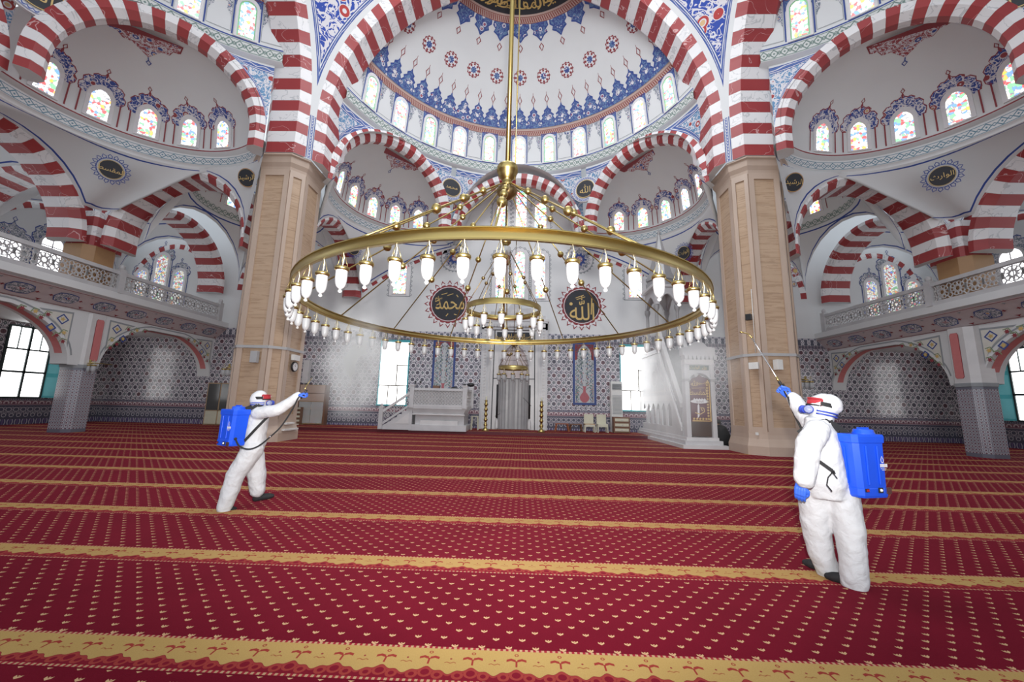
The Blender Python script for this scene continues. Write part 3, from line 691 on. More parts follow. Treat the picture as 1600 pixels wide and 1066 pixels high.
    # exedrae
    for sg in (-1, 1):
        if side == 'left' and sg < 0 or side == 'right' and sg < 0: pass
        am = rad(54); M = (sg*(5.25 if q_ else 5.0), 12.45 if q_ else 12.65); an = sg*am; EB = .12; er = 3.72
        ct = zb-.12-12.15; prof = [(er+.28, 10.88+EB), (er+.30, 10.95+EB), (er+.20, 11.02+EB), (er+.20, 11.42+EB), (er+.10, 11.46+EB), (er+.02, 11.52+EB), (er, 12.0+EB)]+[(er*cos(rad(a)), 12.0+EB+ct*sin(rad(a))) for a in range(8, 91, 8)]+[(.02, 12.0+EB+ct)]
        X = Rev(T, M[0], M[1], prof, an); t1 = X.L[2]; t2 = X.L[3]; t3 = X.L[5]
        surf0 = X.surf
        X.surf = lambda mb, a, b, n, pm, mt, k=40, X=X, sg=sg: mb.grid([[X.pt(sg*(rad(-68)+(pi/2+rad(68))*j/k), a+(b-a)*i/n) for j in range(k+1)] for i in range(n+1)], mt, [[(3.7*(rad(-68)+(pi/2+rad(68))*j/k), (b-a)*i/n) for j in range(k+1)] for i in range(n+1)], True)
        X.surf(mb, 0, t1, 2, pi/2, MT['plaster'], 40); X.surf(mb, t1, t2, 1, pi/2, MT['bord0'], 40); X.surf(mb, t2, t3, 2, pi/2, MT['plaster'], 40); X.surf(mb, t3, t3+.05, 1, pi/2, MT['redp'], 40)
        X.surf(mb, t3+.05, X.L[-1], 14, pi/2, MT['plaster'], 40)
        for k in range(-2, 3):
            f = X.at(rad(21.3*k), t3+.18)
            window(f, .54, 1.10, ring=.12, depth=.04, pt=.06, label='small arched stained window in the niche dome beside the %s arch' % side)
            crown(mb, f, .74, 1.20, MT['arabB'])
        f = X.at(0, X.L[-1]-2.75)
        f = (lambda X: lambda u, v, h=0.: X.pt(pi*0+math.atan2(u, 1.9-v)*1.0, X.L[-1]-math.hypot(u, 1.9-v)-0.0, h))(X)
        # painted cartouche hanging at the crown of the arch
        g = X.at(0, X.L[-1]-2.0); 
        gg = (lambda X: lambda u, v, h=0.: X.pt(math.atan2(u, max(.05, 2.0-v)), X.L[-1]-math.hypot(u, 2.0-v), h))(X)
        cart = [(-1.05, .9), (-.95, .55), (-.75, .5), (-.62, .28), (-.40, .26), (-.22, .08), (0, -.14)]; ct2 = cart+[(-x, y) for x, y in reversed(cart[:-1])]
        for q, (m_, s2, hh) in enumerate(((MT['redp'], 1.05, .010), (MT['arabR'], 1.0, .016))): mb.deco(gg, [(x*s2, y*s2) for x, y in ct2], m_, hh)
        mb.deco(gg, [(x*.75, y*.7+.25) for x, y in ct2], MT['arabB'], .03)
        mb.strip(gg, [(0, -.14), (0, -.26), (-.07, -.34), (0, -.44), (.07, -.34), (0, -.26)], .035, MT['blue'], .02)
        # below the cornice down to the square of arches
        A = [X.pt(sg*(rad(-68)+(pi/2+rad(68))*i/40.), 0) for i in range(41)]   # centre side first
        pl = 9.8 if q_ else 9.72; fl_ = 9.25 if q_ else 9.0; B = []
        if side == 'qibla':
            for i in range(21): x = 3.85+(9.15-3.85)*i/20; B.append(T(sg*x, 16.55, arc(x)+.02))
            B.append(T(sg*9.2, 16.5, 8.4))
            for i in range(19): t = pi*i/18; B.append(T(sg*fl_, 13.5+3.05*cos(t), 7.75+3.05*sin(t)))
        else:
            LL = lambda l, d, z: T(l+LO, d, z) if sg > 0 else T(l+LO, d, z)
            for i in range(21): t = pi-pi*i/20; B.append(LL(sg*(5.5+3.3*cos(t)), 17.4, (7.6+3.2*sin(t)) if i < 18 else 9.1))
            B.append(LL(sg*8.95, 17.3, 9.1))
            for i in range(19): t = pi*i/18; B.append(LL(sg*fl_, 14.05+2.98*cos(t), (8.08+2.98*sin(t)) if i > 3 else 9.1))
        loft(mb, B, A, MT['penW'], 8)
        # disc on the spandrel corner
        if q_: c = Vector((sg*9.12, 20.35, 9.85)); nrm = Vector((-sg*.80, -.52, -.22))
        else:
            c = T(sg*7.8, 15.72, 10.2); nrm = T(M[0], M[1], 0)-T(sg*8.6, 16.5, 0); nrm.z = -2.2
        nrm.normalize(); uu = nrm.cross(Vector((0, 0, 1))).normalized(); uu = -uu if uu.x < 0 else uu; vv = uu.cross(nrm); vv = -vv if vv.z < 0 else vv
        f = plane(c+nrm*(.10 if q_ else .30), uu, nrm, vv)
        f0_ = f; mk = .56; f = lambda u, v, h=0., f0_=f0_, mk=mk: f0_(u*mk, v*mk, h)
        for k in range(18):
            a = k*2*pi/18; mb.strip(f, [(cos(a-.1)*.74, sin(a-.1)*.74), (cos(a-.12)*.86, sin(a-.12)*.86), (cos(a)*.98, sin(a)*.98), (cos(a+.12)*.86, sin(a+.12)*.86), (cos(a+.1)*.74, sin(a+.1)*.74)], .05, MT['blue'], .01, True)
        mb.strip(f, circ(0, 0, .72, 28), .04, MT['blue'], .012, True); mb.prism(circ(0, 0, .62, 32), f, -.06, .05, MT['dark']); mb.strip(f, circ(0, 0, .60, 28), .025, MT['gold'], .055, True)
        text(mb, f, NAMES[0] if side == 'left' else NAMES[1], .42, MT['gold'], 0, 0, .06)
        # its two carrying arches
        ab = MB(); arch(ab, T, sg*pl+LO, 13.5 if q_ else 14.05, 0, 1, 2.72 if q_ else 2.66, 1.1 if q_ else 1.4, 7.75 if q_ else 8.08, stilt=.2 if q_ else .45, c=.22, band=.11, vo=.40)
        struct(ab.build(nm('trim')), 'striped red and white arch between stone pier and %s' % ('tiled prayer wall' if side == 'qibla' else 'wooden gallery pillar'))
        if side != 'qibla':
            ab = MB(); arch(ab, T, sg*5.5+LO, 18.1, 1, 0, 2.88, 1.4, 7.65, stilt=.0, c=.25, band=.18, vo=.42)
            struct(ab.build(nm('trim')), 'striped red and white arch over the %s gallery railing' % side)
    # plaster cheeks of the recess over the mihrab
    if side == 'qibla':
        for s_ in (-1, 1): mb.add([T(s_*3.80, 14.3, 10.9), T(s_*3.80, 16.7, 10.9), T(s_*3.80, 16.7, 12), T(s_*3.80, 14.3, 12)], [(0, 1, 2, 3)], MT['plaster'])
        P = [[T(3.4*cos(pi*i/24), 14.3+2.35*j, 10.95+3.9*sin(pi*i/24)) for i in range(25)] for j in (0, 1)]; mb.grid(P, MT['plaster'])
        mb.grid([[T((8.6)*cos(pi*i/24), 14.45, 10.95) if 0 else T(s_*(3.3+.5*j), 14.3, 10.95+.0) for i in (0, 1)] for j in (0, 1)], MT['plaster'])
    # wall between the great arch and the half dome
    P = [[T((8.25+k)*cos(pi*i/40), 10.13, 13+(8.25+k)*sin(pi*i/40)) for i in range(41)] for k in (0, 2)]; mb.grid(P, MT['plaster'])
    struct(mb.build(nm('ceiling').rsplit('_', 1)[0]), 'painted white half dome with window ring, %s side' % side)
    # the great arch
    ab = MB(); arch(ab, T, LO, PC, 1, 0, 7.95, 1.7, 13.0, stilt=1.9, c=.30, vo=.455, n=60)
    struct(ab.build(nm('trim')), 'great striped red and white marble arch on the %s' % side)
semi(TQ, 'qibla'); semi(TL, 'left'); semi(TR, 'right')
# great pendentives between the large arches
for T1, T2, sg in ((TL, TQ, -1), (TR, TQ, 1)):
    mb = MB(); A = []; B = []
    for i in range(0, 26):
        t = rad(72)*i/25.0
        R_ = 8.25; f_ = PC-.85
        A.append(TQ(sg*R_*cos(t), f_, 13+R_*sin(t))); B.append(T1(R_*cos(t), f_, 13+R_*sin(t)))
    mb.grid([[TQ(sg*8.25, PC-.85, z) for z in (11.1, 13.0)], [T1(8.25, PC-.85, z) for z in (11.1, 13.0)]], MT['plaster'])
    a_ = TQ(sg*8.25, PC-.85, 0); b_ = T1(8.25, PC-.85, 0); d_ = (b_-a_); fz = plane(a_+Vector((0, 0, 11.1)), d_, Vector((-sg, -1, 0)).normalized())
    mb.strip(fz, [(d_.length/2, 0), (d_.length/2, 1.9)], .10, MT['bord2'], .012)
    for q in (.12, .88): mb.strip(fz, [(d_.length*q, 0), (d_.length*q, 1.9)], .03, MT['blue'], .014)
    loft(mb, A, B, MT['penB'], 10)
    struct(mb.build('ceiling'), 'blue scroll-painted pendentive above the %s pier' % ('left' if sg < 0 else 'right'))
# side bays: corner domes and gallery vaults
for sg, side in ((-1, 'left'), (1, 'right')):
    mb = MB(); bx, by = sg*13.4, 18.85; f0 = lambda l, d, z: Vector((l, d, z))
    prof = [(2.95, 11.32), (2.86, 11.36), (2.86, 11.75), (2.80, 11.8), (2.78, 12.2)]+[(2.78*cos(rad(a)), 12.2+2.5*sin(rad(a))) for a in range(8, 91, 8)]+[(.02, 14.7)]
    X = Rev(f0, bx, by, prof); X.surf(mb, 0, X.L[1], 1, pi, MT['plaster'], 48); X.surf(mb, X.L[1], X.L[2], 1, pi, MT['bordG'], 48); X.surf(mb, X.L[2], X.L[-1], 14, pi, MT['plaster'], 48)
    for k in range(8):
        f = X.at(rad(22.5+45*k), X.L[3]+.25); window(f, .5, 1.0, ring=.14, depth=.04, label='small stained window in the corner dome over the %s side bay' % side); crown(mb, f, .8, 1.15, MT['arabB'])
    def bay(mb, bx, by, hx, hy, rr, z0, zc, rc, mat):
        A = []; B = []; q = 12
        for cx, cy, ux, uy, h in ((bx, by-hy, 1, 0, hx), (bx+hx, by, 0, 1, hy), (bx, by+hy, -1, 0, hx), (bx-hx, by, 0, -1, hy)):
            for i in range(q+1):
                t = pi-pi*i/q; A.append((cx+ux*h*cos(t), cy+uy*h*cos(t), z0+h*.95*sin(t)))
        for a in A: an = math.atan2(a[0]-bx, a[1]-by); B.append((bx+rc*sin(an), by+rc*cos(an), zc))
        A.append(A[0]); B.append(B[0]); loft(mb, A, B, mat, 5)
    bay(mb, bx, by, 3.0, 2.95, 3, 8.2, 11.36, 2.9, MT['penW'])
    struct(mb.build('ceiling'), 'small painted corner dome behind the %s pier' % side)
    mb = MB(); bay(mb, sg*21.1, 18.75, 2.95, 3.2, 3, 8.2, 11.6, 2.2, MT['penW'])
    mb.add([(sg*21.1+2.25*cos(2*pi*i/24), 18.75+2.25*sin(2*pi*i/24), 11.6) for i in range(24)], [tuple(range(24))], MT['plaster'])
    bay(mb, sg*21.1, 11.2, 2.95, 3.4, 3, 8.2, 11.6, 2.2, MT['penW']); mb.add([(sg*21.1+2.25*cos(2*pi*i/24), 11.2+2.25*sin(2*pi*i/24), 11.6) for i in range(24)], [tuple(range(24))], MT['plaster'])
    for yy, w in ((15.25, 1.0), (7.6, 1.0)):
        P = [[(sg*x, yy, z) for x in (18.1, OX)] for z in (11.2, 12.2)]; mb.grid(P, MT['plaster'])
    struct(mb.build('ceiling'), 'plastered vault over the %s gallery' % side)
    for args in ((sg*21.1, 15.3, 1, 0, 2.75, 1.5, 8.1), (sg*18.15, 18.95, 0, 1, 2.72, 1.5, 7.9)):
        ab = MB(); arch(ab, f0, args[0], args[1], args[2], args[3], args[4], args[5], args[6], stilt=.3, c=.2, band=.16, vo=.40)
        struct(ab.build(nm('trim')), 'striped red and white arch inside the %s gallery' % side)
    # spandrel walls over the gallery arches
    # gallery: deck, painted coving, arcade wall, columns, railing
    gx = 17.1; g = MB(); Y0, Y1 = -4.0, QY
    g.add([(sg*gx, Y0, 5.90), (sg*gx, Y1, 5.90), (sg*OX, Y1, 5.90), (sg*OX, Y0, 5.90), (sg*gx, Y0, 5.62), (sg*gx, Y1, 5.62), (sg*(gx+.12), Y1, 5.55), (sg*(gx+.12), Y0, 5.55)], [(0, 1, 2, 3), (0, 4, 5, 1), (4, 7, 6, 5)], MT['plaster'])
    cov = [(.05, 5.55), (.25, 5.36), (.45, 5.16), (.62, 4.98), (.72, 4.95)]
    g.grid([[(sg*(gx+a), Y, z) for a, z in cov] for Y in (Y0, Y1)], MT.setdefault('covp', flat('rose_plaster', (.60, .52, .53))), None, False)
    g.add([(sg*(gx+.72), Y0, 4.95), (sg*(gx+.72), Y1, 4.95), (sg*OX, Y1, 4.95), (sg*OX, Y0, 4.95)], [(0, 1, 2, 3)], MT['plaster'])
    fc = lambda u, v, h=0.: Vector((sg*(gx+.06+v*.46-h), u, 5.535-v*.45-h)); 
    for k in range(14):
        y = Y1-.9-k*1.42
        o = [(-.40, .0), (-.30, -.18), (-.12, -.22), (.12, -.22), (.30, -.18), (.40, 0), (.30, .18), (.12, .22), (-.12, .22), (-.30, .18)]
        g.deco(fc, [(y+a*1.06, .66+b*1.7) for a, b in o], MT['blue'], .015); g.deco(fc, [(y+a, .66+b*1.5) for a, b in o], MT['arabG'], .02); g.deco(fc, star(y, .66, .08, .15, 6), MT['arabR'], .026)
        for s2 in (-1, 1): g.deco(fc, star(y+s2*.50, .66, .04, .09, 4), MT['redp'], .02)
        g.deco(fc, star(y+.71, 1.12, .04, .12, 3, pi/2), MT['redp'], .02); g.deco(fc, star(y+.71, .2, .03, .09, 5), MT['greyp'], .02)
    g.strip(fc, [(Y0, 1.27), (Y1, 1.27)], .03, MT['redp'], .02); g.strip(fc, [(Y0, .06), (Y1, .06)], .03, MT['redp'], .02)
    struct(g.build(nm('trim')), 'gallery deck edge and rose coving with blue cartouches, %s side' % side)
    # arcade
    g = MB(); xf = gx+.70; th = .72
    spans = [(16.35, 22.35), (9.2, 15.15), (2.0, 8.0)]
    for a, b in spans:
        m_ = (a+b)/2; h = (b-a)/2; n = 30
        outer = [(a-.35 if a > 16 else a-.6, 4.98), (b+(.05 if a > 16 else .6), 4.98)]
        cur = [(m_+h*cos(pi*i/n), 2.72+min(1.98, h*.70*sin(pi*i/n))*1.0) for i in range(n+1)]
        for xx, nn in ((xf, 1), (xf+th, 0)):
            top = [(m_+h*cos(pi*i/n)*1.0, 4.98) for i in range(n+1)]
            g.grid([[(sg*xx, y, z) for y, z in cur], [(sg*xx, y, z) for y, z in top]], MT['plaster'], None, False)
        g.grid([[(sg*xf, y, z) for y, z in cur], [(sg*(xf+th), y, z) for y, z in cur]], MT['plaster'], None, True)
        fs_ = plane((sg*xf, 0, 0), (0, 1, 0), (-sg, 0, 0))
        # salmon inset on the soffit
        g.grid([[(sg*(xf+.2), y, z-.012) for y, z in cur[2:-2]], [(sg*(xf+.52), y, z-.012) for y, z in cur[2:-2]]], MT['pink'], None, False)
        g.strip(fs_, [(y+(y-m_)*.035, z+.14+(z-2.72)*.01) for y, z in cur[1:-1]], .06, MT['greyp'], .01)
        for s2 in (-1, 1):
            ye = m_+s2*(h-.10); tri = [(ye, 4.80), (ye, 3.35)]+[(m_+s2*(h*1.0)*cos(pi*q/n)*.985, 2.72+h*.70*sin(pi*q/n)+.32) for q in range(3, 12)]
            tri = [p for p in tri if p[1] <= 4.80]; g.deco(fs_, tri, MT['greyp'], .008)
            cx_ = sum(p[0] for p in tri)/len(tri); cz_ = sum(p[1] for p in tri)/len(tri); t2 = [(cx_+(p[0]-cx_)*.87, cz_+(p[1]-cz_)*.87) for p in tri]; g.deco(fs_, t2, MT.setdefault('cream', flat('cream_paint', (.68, .66, .60))), .012)
            for (dx, dz, r_) in ((.35, -.33, .19), (.68, -.72, .15)):
                px, pz = ye-s2*dx, 4.78+dz; g.strip(fs_, [(px-r_, pz), (px, pz-r_), (px+r_, pz), (px, pz+r_)], .06, MT['blue'], .02, True); g.deco(fs_, star(px, pz, .05, .1, 5), MT['gold'], .02)
            random.seed(5)
            for (dx, dz) in ((.85, -.25), (1.25, -.22), (1.65, -.2), (.22, -.85), (.2, -1.2), (1.05, -.42), (.45, -1.0)):
                px, pz = ye-s2*dx, 4.78+dz; c_ = random.choice(['redp', 'gold', 'redp'])
                g.deco(fs_, star(px, pz, .05, .10, 6), MT[c_], .02); g.strip(fs_, [(px-.14, pz-.05), (px-.05, pz+.12), (px+.12, pz+.08)], .035, MT.setdefault('leaf', flat('leaf_paint', (.22, .30, .16))), .018)
    for a, b in ((22.35, QY), (15.15, 16.35), (8.0, 9.2), (1.0, 2.0)):
        for xx in (xf, xf+th): g.add([(sg*xx, a, 2.7), (sg*xx, b, 2.7), (sg*xx, b, 4.98), (sg*xx, a, 4.98)], [(0, 1, 2, 3)], MT['plaster'])
    for yb_ in ():
        fs_ = plane((sg*xf, 0, 0), (0, 1, 0), (-sg, 0, 0)); bar_ = [(-.09, 2.92), (-.13, 2.98), (-.13, 4.62), (-.09, 4.70), (.09, 4.70), (.13, 4.62), (.13, 2.98), (.09, 2.92)]
        g.deco(fs_, [(yb_+a*1.15, b_) for a, b_ in bar_], MT['redp'], .008); g.deco(fs_, [(yb_+a, b_) for a, b_ in bar_], MT['pink'], .014)
        g.deco(fs_, [(yb_-.72, 2.72), (yb_-.26, 2.72), (yb_-.26, 4.9), (yb_-.72, 4.9)], MT['marble_l'], .006)
    struct(g.build(nm('trim')), 'arcade wall with painted floral corners below the %s gallery' % side)
    for yc in ((15.95, 8.6) if sg < 0 else (15.5, 8.6)):
        xc = 18.18 if sg < 0 else 17.85; t = empty('tiled_column', (sg*xc, yc, 0), 'short tile-clad column under the %s gallery%s' % (side, '' if yc > 10 else ', nearer the camera'), 'column', 'tiled gallery columns')
        c_ = MB(); oc = [(x, y) for x, y in octa(sg*xc, yc, .47, .2)]
        for k in range(8):
            p, q = oc[k], oc[(k+1) % 8]; L = math.hypot(p[0]-q[0], p[1]-q[1]); o_ = k*.7
            c_.add([(*p, 0), (*q, 0), (*q, 2.62), (*p, 2.62)], [(0, 1, 2, 3)], MT['stile'], [(o_, 0), (o_+L, 0), (o_+L, 2.62), (o_, 2.62)])
        c_.build('shaft', t)
        c_ = MB(); ringprism(c_, [(sg*xc, yc, .49, 2.60), (sg*xc, yc, .50, 2.74)], MT['greyp'], .5); ringprism(c_, [(sg*xc, yc, .47, 2.74), (sg*xc, yc, .46, 4.9)], MT['marble_l'], .5); c_.build('capital', t)
        c_ = MB(); fs_ = plane((sg*(xc-.47), yc, 0), (0, 1, 0), (-sg, 0, 0)); bar_ = [(-.10, 2.92), (-.14, 2.98), (-.14, 4.62), (-.10, 4.70), (.10, 4.70), (.14, 4.62), (.14, 2.98), (.10, 2.92)]
        c_.prism([(a*1.12+.06, b_) for a, b_ in bar_], fs_, 0, .008, MT['redp']); c_.prism([(a+.06, b_) for a, b_ in bar_], fs_, .008, .016, MT['pink']); c_.build('painted_inset', t)
    # upper pillar in veneered wood standing on the gallery edge
    for yc in (15.35, 7.9):
        t = MB(); ringprism(t, [(sg*18.0, yc, .66, 5.9), (sg*18.0, yc, .66, 7.62)], MT.setdefault('veneer', flat('light_brown_veneer', (.36, .20, .09), .4)), .5)
        tag(t.build('wooden_pillar'), 'squat light brown wood-veneered pillar on the %s gallery under striped arches%s' % (side, '' if yc > 10 else ', nearer the camera'), 'pillar', 'veneered gallery pillars')
    # railing: posts, rails, pierced lattice
    posts = [QY-.72, 16.0, 9.4, 2.8]
    for a, b in zip(posts[:-1], posts[1:]):
        t = empty('gallery_railing', (sg*(gx+.1), (a+b)/2, 5.9), 'pierced grey marble railing on the %s gallery, %s stretch' % (side, {QY-.72: 'by the prayer wall', 16.0: 'middle', 9.4: 'nearest'}[a]), 'railing', 'gallery railings')
        fr_ = plane((sg*(gx+.10), 0, 5.9), (0, 1, 0), (-sg, 0, 0))
        r_ = MB(); r_.prism([(b+.131, .80), (a-.1, .80), (a-.1, .95), (b+.131, .95)], fr_, -.09, .09, MT['marble']); r_.build('top_rail', t)
        r_ = MB(); r_.prism([(b+.131, .0), (a-.1, .0), (a-.1, .17), (b+.131, .17)], fr_, -.07, .07, MT['marble']); r_.build('bottom_rail', t)
        r_ = MB(); L = a-b-.3; n = max(1, int(round(L/.55))); st_ = L/n; mm = MT['marble_l']
        for k in range(n):
            c0 = b+.15+st_*(k+.5); cz = .485; R2 = .27
            def ln(p, q): r_.bar(fr_(p[0], p[1], 0), fr_(q[0], q[1], 0), .026, .04, mm, up=(sg, 0, 0))
            for i in range(10):
                a1, a2 = 2*pi*i/10, 2*pi*(i+1)/10; ln((c0+R2*cos(a1), cz+R2*sin(a1)), (c0+R2*cos(a2), cz+R2*sin(a2)))
                am = (a1+a2)/2; ln((c0+.10*cos(a1), cz+.10*sin(a1)), (c0+.10*cos(a2), cz+.10*sin(a2))); ln((c0+.10*cos(a1), cz+.10*sin(a1)), (c0+.19*cos(am), cz+.19*sin(am))); ln((c0+.10*cos(a2), cz+.10*sin(a2)), (c0+.19*cos(am), cz+.19*sin(am)))
                ln((c0+.19*cos(am), cz+.19*sin(am)), (c0+R2*cos(am), cz+R2*sin(am)))
            x0, x1 = c0-st_/2, c0+st_/2
            for q in ((x0, .17), (x1, .17), (x0, .80), (x1, .80)): ln(q, (c0+.19*(1 if q[0] > c0 else -1), cz+.19*(1 if q[1] > cz else -1)))
            ln((x0, cz-.12), (x0, cz+.12)); ln((x0, cz-.12), (c0-.26, cz)); ln((x0, cz+.12), (c0-.26, cz)); ln((x1, cz-.12), (c0+.26, cz)); ln((x1, cz+.12), (c0+.26, cz))
        r_.build('pierced_lattice', t)
        r_ = MB(); y = a
        r_.prism([(y-.13, 0), (y+.13, 0), (y+.13, 1.06), (y-.13, 1.06)], fr_, -.13, .13, MT['marble']); r_.ball((sg*(gx+.1), y, 7.06), .11, MT['marble'], 8, (1, 1, 1.2)); r_.build('post', t)
    # lower side windows with turquoise shutters
    for yc in (18.7, 11.4):
        f = plane((sg*OX, yc, 1.30), (0, -sg, 0), (-sg, 0, 0)); wn = MB(); w, h = 1.75, 3.45; dk = MT.setdefault('dkframe', flat('dark_green_frame', (.03, .05, .05), .4))
        for u, v, du, dv in ((-w/2, h/2, .09, h), (w/2, h/2, .09, h), (0, 0, w, .09), (0, h, w, .09), (0, h*.36, w, .10), (0, h*.68, w, .08), (.0, h*.5, .09, h), (-.45, h*.84, .03, h*.32), (.45, h*.84, .03, h*.32)):
            wn.prism([(u-du/2, v-dv/2), (u+du/2, v-dv/2), (u+du/2, v+dv/2), (u-du/2, v+dv/2)], f, 0, .07, dk)
        wo = struct(wn.build(nm('window')), 'tall lower window with turquoise shutter in the %s outer wall%s' % (side, '' if yc > 15 else ', nearer the camera'))
        gl = MB(); gl.add([f(-w/2, 0, .02), f(w/2, 0, .02), f(w/2, h, .02), f(-w/2, h, .02)], [(0, 1, 2, 3)], MT.setdefault('day2', m_glow('bright_pane', (1, 1, 1), 3.5)), [(0, 0), (1, 0), (1, 1), (0, 1)]); gl.build('window_glass', wo)
        sh = MB(); gg = plane(f(w/2*(-1 if 1 else 1)*1.0, 0, 0.03), (0, .35*(1), 0), None); 
        a_ = Vector((sg*(OX-.04), yc+.90, 1.3)); b_ = Vector((sg*(OX-.42), yc+1.42, 1.3)); d_ = (b_-a_); n_ = d_.cross(Vector((0, 0, 1))).normalized()
        fs2 = plane(a_, d_, n_); L = d_.length; tq = MT.setdefault('turq', flat('turquoise_paint', (.06, .46, .52), .4)); sh.prism([(0, 0), (L, 0), (L, h), (0, h)], fs2, -.02, .02, tq)
        for k in range(3): sh.prism([(.06, .1+k*h/3), (L-.06, .1+k*h/3), (L-.06, h/3*(k+1)-.1), (.06, h/3*(k+1)-.1)], fs2, -.03, .03, MT.setdefault('turq2', flat('pale_turquoise', (.16, .58, .64), .4)))
        sh.build('shutter', wo)
for sg in (-1, 1):
    mb = MB(); sec = octa(sg*17.98, 15.4, .60, .1)
    for k in range(8):
        p, q = sec[k], sec[(k+1) % 8]; mb.add([(*p, 7.62), (*q, 7.62), (*q, 9.1), (*p, 9.1)], [(0, 1, 2, 3)], MT['vous'], [(0, 0), (0, 1), (3.6, 1), (3.6, 0)])
    struct(mb.build(nm('trim')), 'striped springer block above the %s wooden gallery pillar' % ('left' if sg < 0 else 'right'))
# medallions on the arch faces beside the piers
mb = MB()
for sg in (-1, 1):
    f = plane((sg*10.72, 14.12, 10.22), (1, 0, 0), Vector((0, -.92, -.38)), (0, -.38, .92)); roundel(mb, f, .33, NAMES[2], .26)
struct(mb.build(nm('trim')), 'small round gold-lettered discs beside the pier tops')
# ---------------------------------------------------------------- materials of the furnishings
MT['brass'] = flat('brass', (.50, .385, .15), .34, 1.0, .12, 3); MT['dbrass'] = flat('aged_brass', (.30, .21, .10), .35, 1.0)
mg = Mat('frosted_glass', .35); mg.col((.46, .47, .49)); mg.b.inputs['Transmission Weight'].default_value = .1; mg.b.inputs['Subsurface Weight'].default_value = .0; mg.emit((.95, .97, 1), .0); MT['frost'] = mg.m
mg = Mat('clear_glass', .08); mg.col((.9, .92, .93)); mg.b.inputs['Alpha'].default_value = .28; MT['clear'] = mg.m
MT['black'] = flat('black_plastic', (.015, .015, .017), .4); MT['offw'] = flat('white_plastic', (.72, .72, .70), .35); MT['ivory'] = flat('ivory_plastic', (.60, .58, .46), .45)
MT['wood'] = flat('brown_wood', (.17, .08, .045), .4); MT['woodl'] = flat('light_wood', (.44, .30, .18), .45); MT['steel'] = flat('steel', (.62, .62, .64), .25, 1.0)
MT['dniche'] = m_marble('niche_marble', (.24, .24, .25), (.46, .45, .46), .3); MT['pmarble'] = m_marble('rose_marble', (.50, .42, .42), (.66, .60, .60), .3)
def boxo(name, c, d, mat, parent=None, bevel=.006, rz=0): b = MB(); b.box(c, d, mat, rz); return b.build(name, parent, bevel=bevel)
# dais of the prayer wall
mb = MB(); mb.box((-1.0, (20.0+QY)/2, .075), (21.5, QY-20.0, .15), MT['carpet']); mb.box((-1.0, 19.985, .075), (21.5, .03, .15), flat('dark_red_riser', (.10, .006, .015)))
struct(mb.build('floor'), 'low red carpeted step along the prayer wall')
# ---------------------------------------------------------------- big chandelier
def lamp(parent, x, y, ztop, s=1.0, a=0):
    b = MB(); zc = ztop-.155*s
    for k in range(3): t = a+k*2*pi/3; b.tube([(x, y, ztop), (x+.03*s*cos(t), y+.03*s*sin(t), ztop-.07*s), (x+.052*s*cos(t), y+.052*s*sin(t), zc)], .0022*s, MT['brass'], 5)
    b.tube([(x, y, ztop), (x+.012, y, ztop-.06*s), (x, y, zc)], .005*s, MT['ivory'], 5)
    b.lathe((x, y, zc), [(.0, .012*s), (.022*s, .012*s), (.066*s, .004*s), (.068*s, -.012*s), (.060*s, -.030*s), (.0, -.030*s)], MT['brass'], 16)
    lo = b.build('lamp_cap', parent)
    g = MB(); g.lathe((x, y, zc), [(.053*s, -.028*s), (.054*s, -.08*s), (.052*s, -.125*s), (.046*s, -.162*s), (.035*s, -.188*s), (.018*s, -.204*s), (.0, -.208*s)], MT['frost'], 16); g.build('lamp_glass', lo)
    g = MB(); g.lathe((x, y, zc), [(.0, -.203*s), (.012*s, -.207*s), (.010*s, -.214*s), (.019*s, -.222*s), (.019*s, -.234*s), (.008*s, -.243*s), (0, -.244*s)], MT['clear'], 10); g.build('glass_knob', lo)
    return lo
def band(b, cx, cy, R, z0, z1, th, mat, n=96):
    P = []
    for r, z in ((R, z0), (R, z1), (R-th, z1), (R-th, z0), (R, z0)): P.append([(cx+r*cos(2*pi*i/n), cy+r*sin(2*pi*i/n), z) for i in range(n+1)])
    b.grid(P, mat, None, True)
cx, cy, R1, zr = .09, 6.12, 3.0, 2.99
ch = empty('chandelier', (cx, cy, zr), 'huge round brass chandelier with frosted glass lamps hanging over the carpet', 'chandelier')
b = MB(); band(b, cx, cy, R1, zr-.055, zr+.055, .02, MT['brass']); band(b, cx, cy, R1+.008, zr-.058, zr-.047, .036, MT['brass']); band(b, cx, cy, R1+.008, zr+.047, zr+.058, .036, MT['brass']); b.build('large_ring', ch)
b = MB(); b.tube([(cx, cy, 5.5), (cx+.03, cy, 21)], .042, MT['brass'], 12); b.build('suspension_tube', ch)
b = MB(); b.tube([(cx+.13, cy-.02, 5.3), (cx+.19, cy, 21)], .012, MT['brass'], 6); b.build('cable_pipe', ch)
b = MB(); b.lathe((cx, cy, 5.24), [(.03, .33), (.17, .32), (.178, .30), (.178, .22), (.165, .21), (.15, .14), (.09, .07), (.06, .04), (.085, .02), (.085, -.02), (.06, -.04)], MT['brass'], 28); b.build('upper_hub', ch)
b = MB(); b.lathe((cx, cy, 5.14), [(.06, .06), (.15, .02), (.172, -.02), (.172, -.07), (.13, -.13), (.05, -.18), (.0, -.19)], MT['dbrass'], 28); b.build('lower_hub', ch)
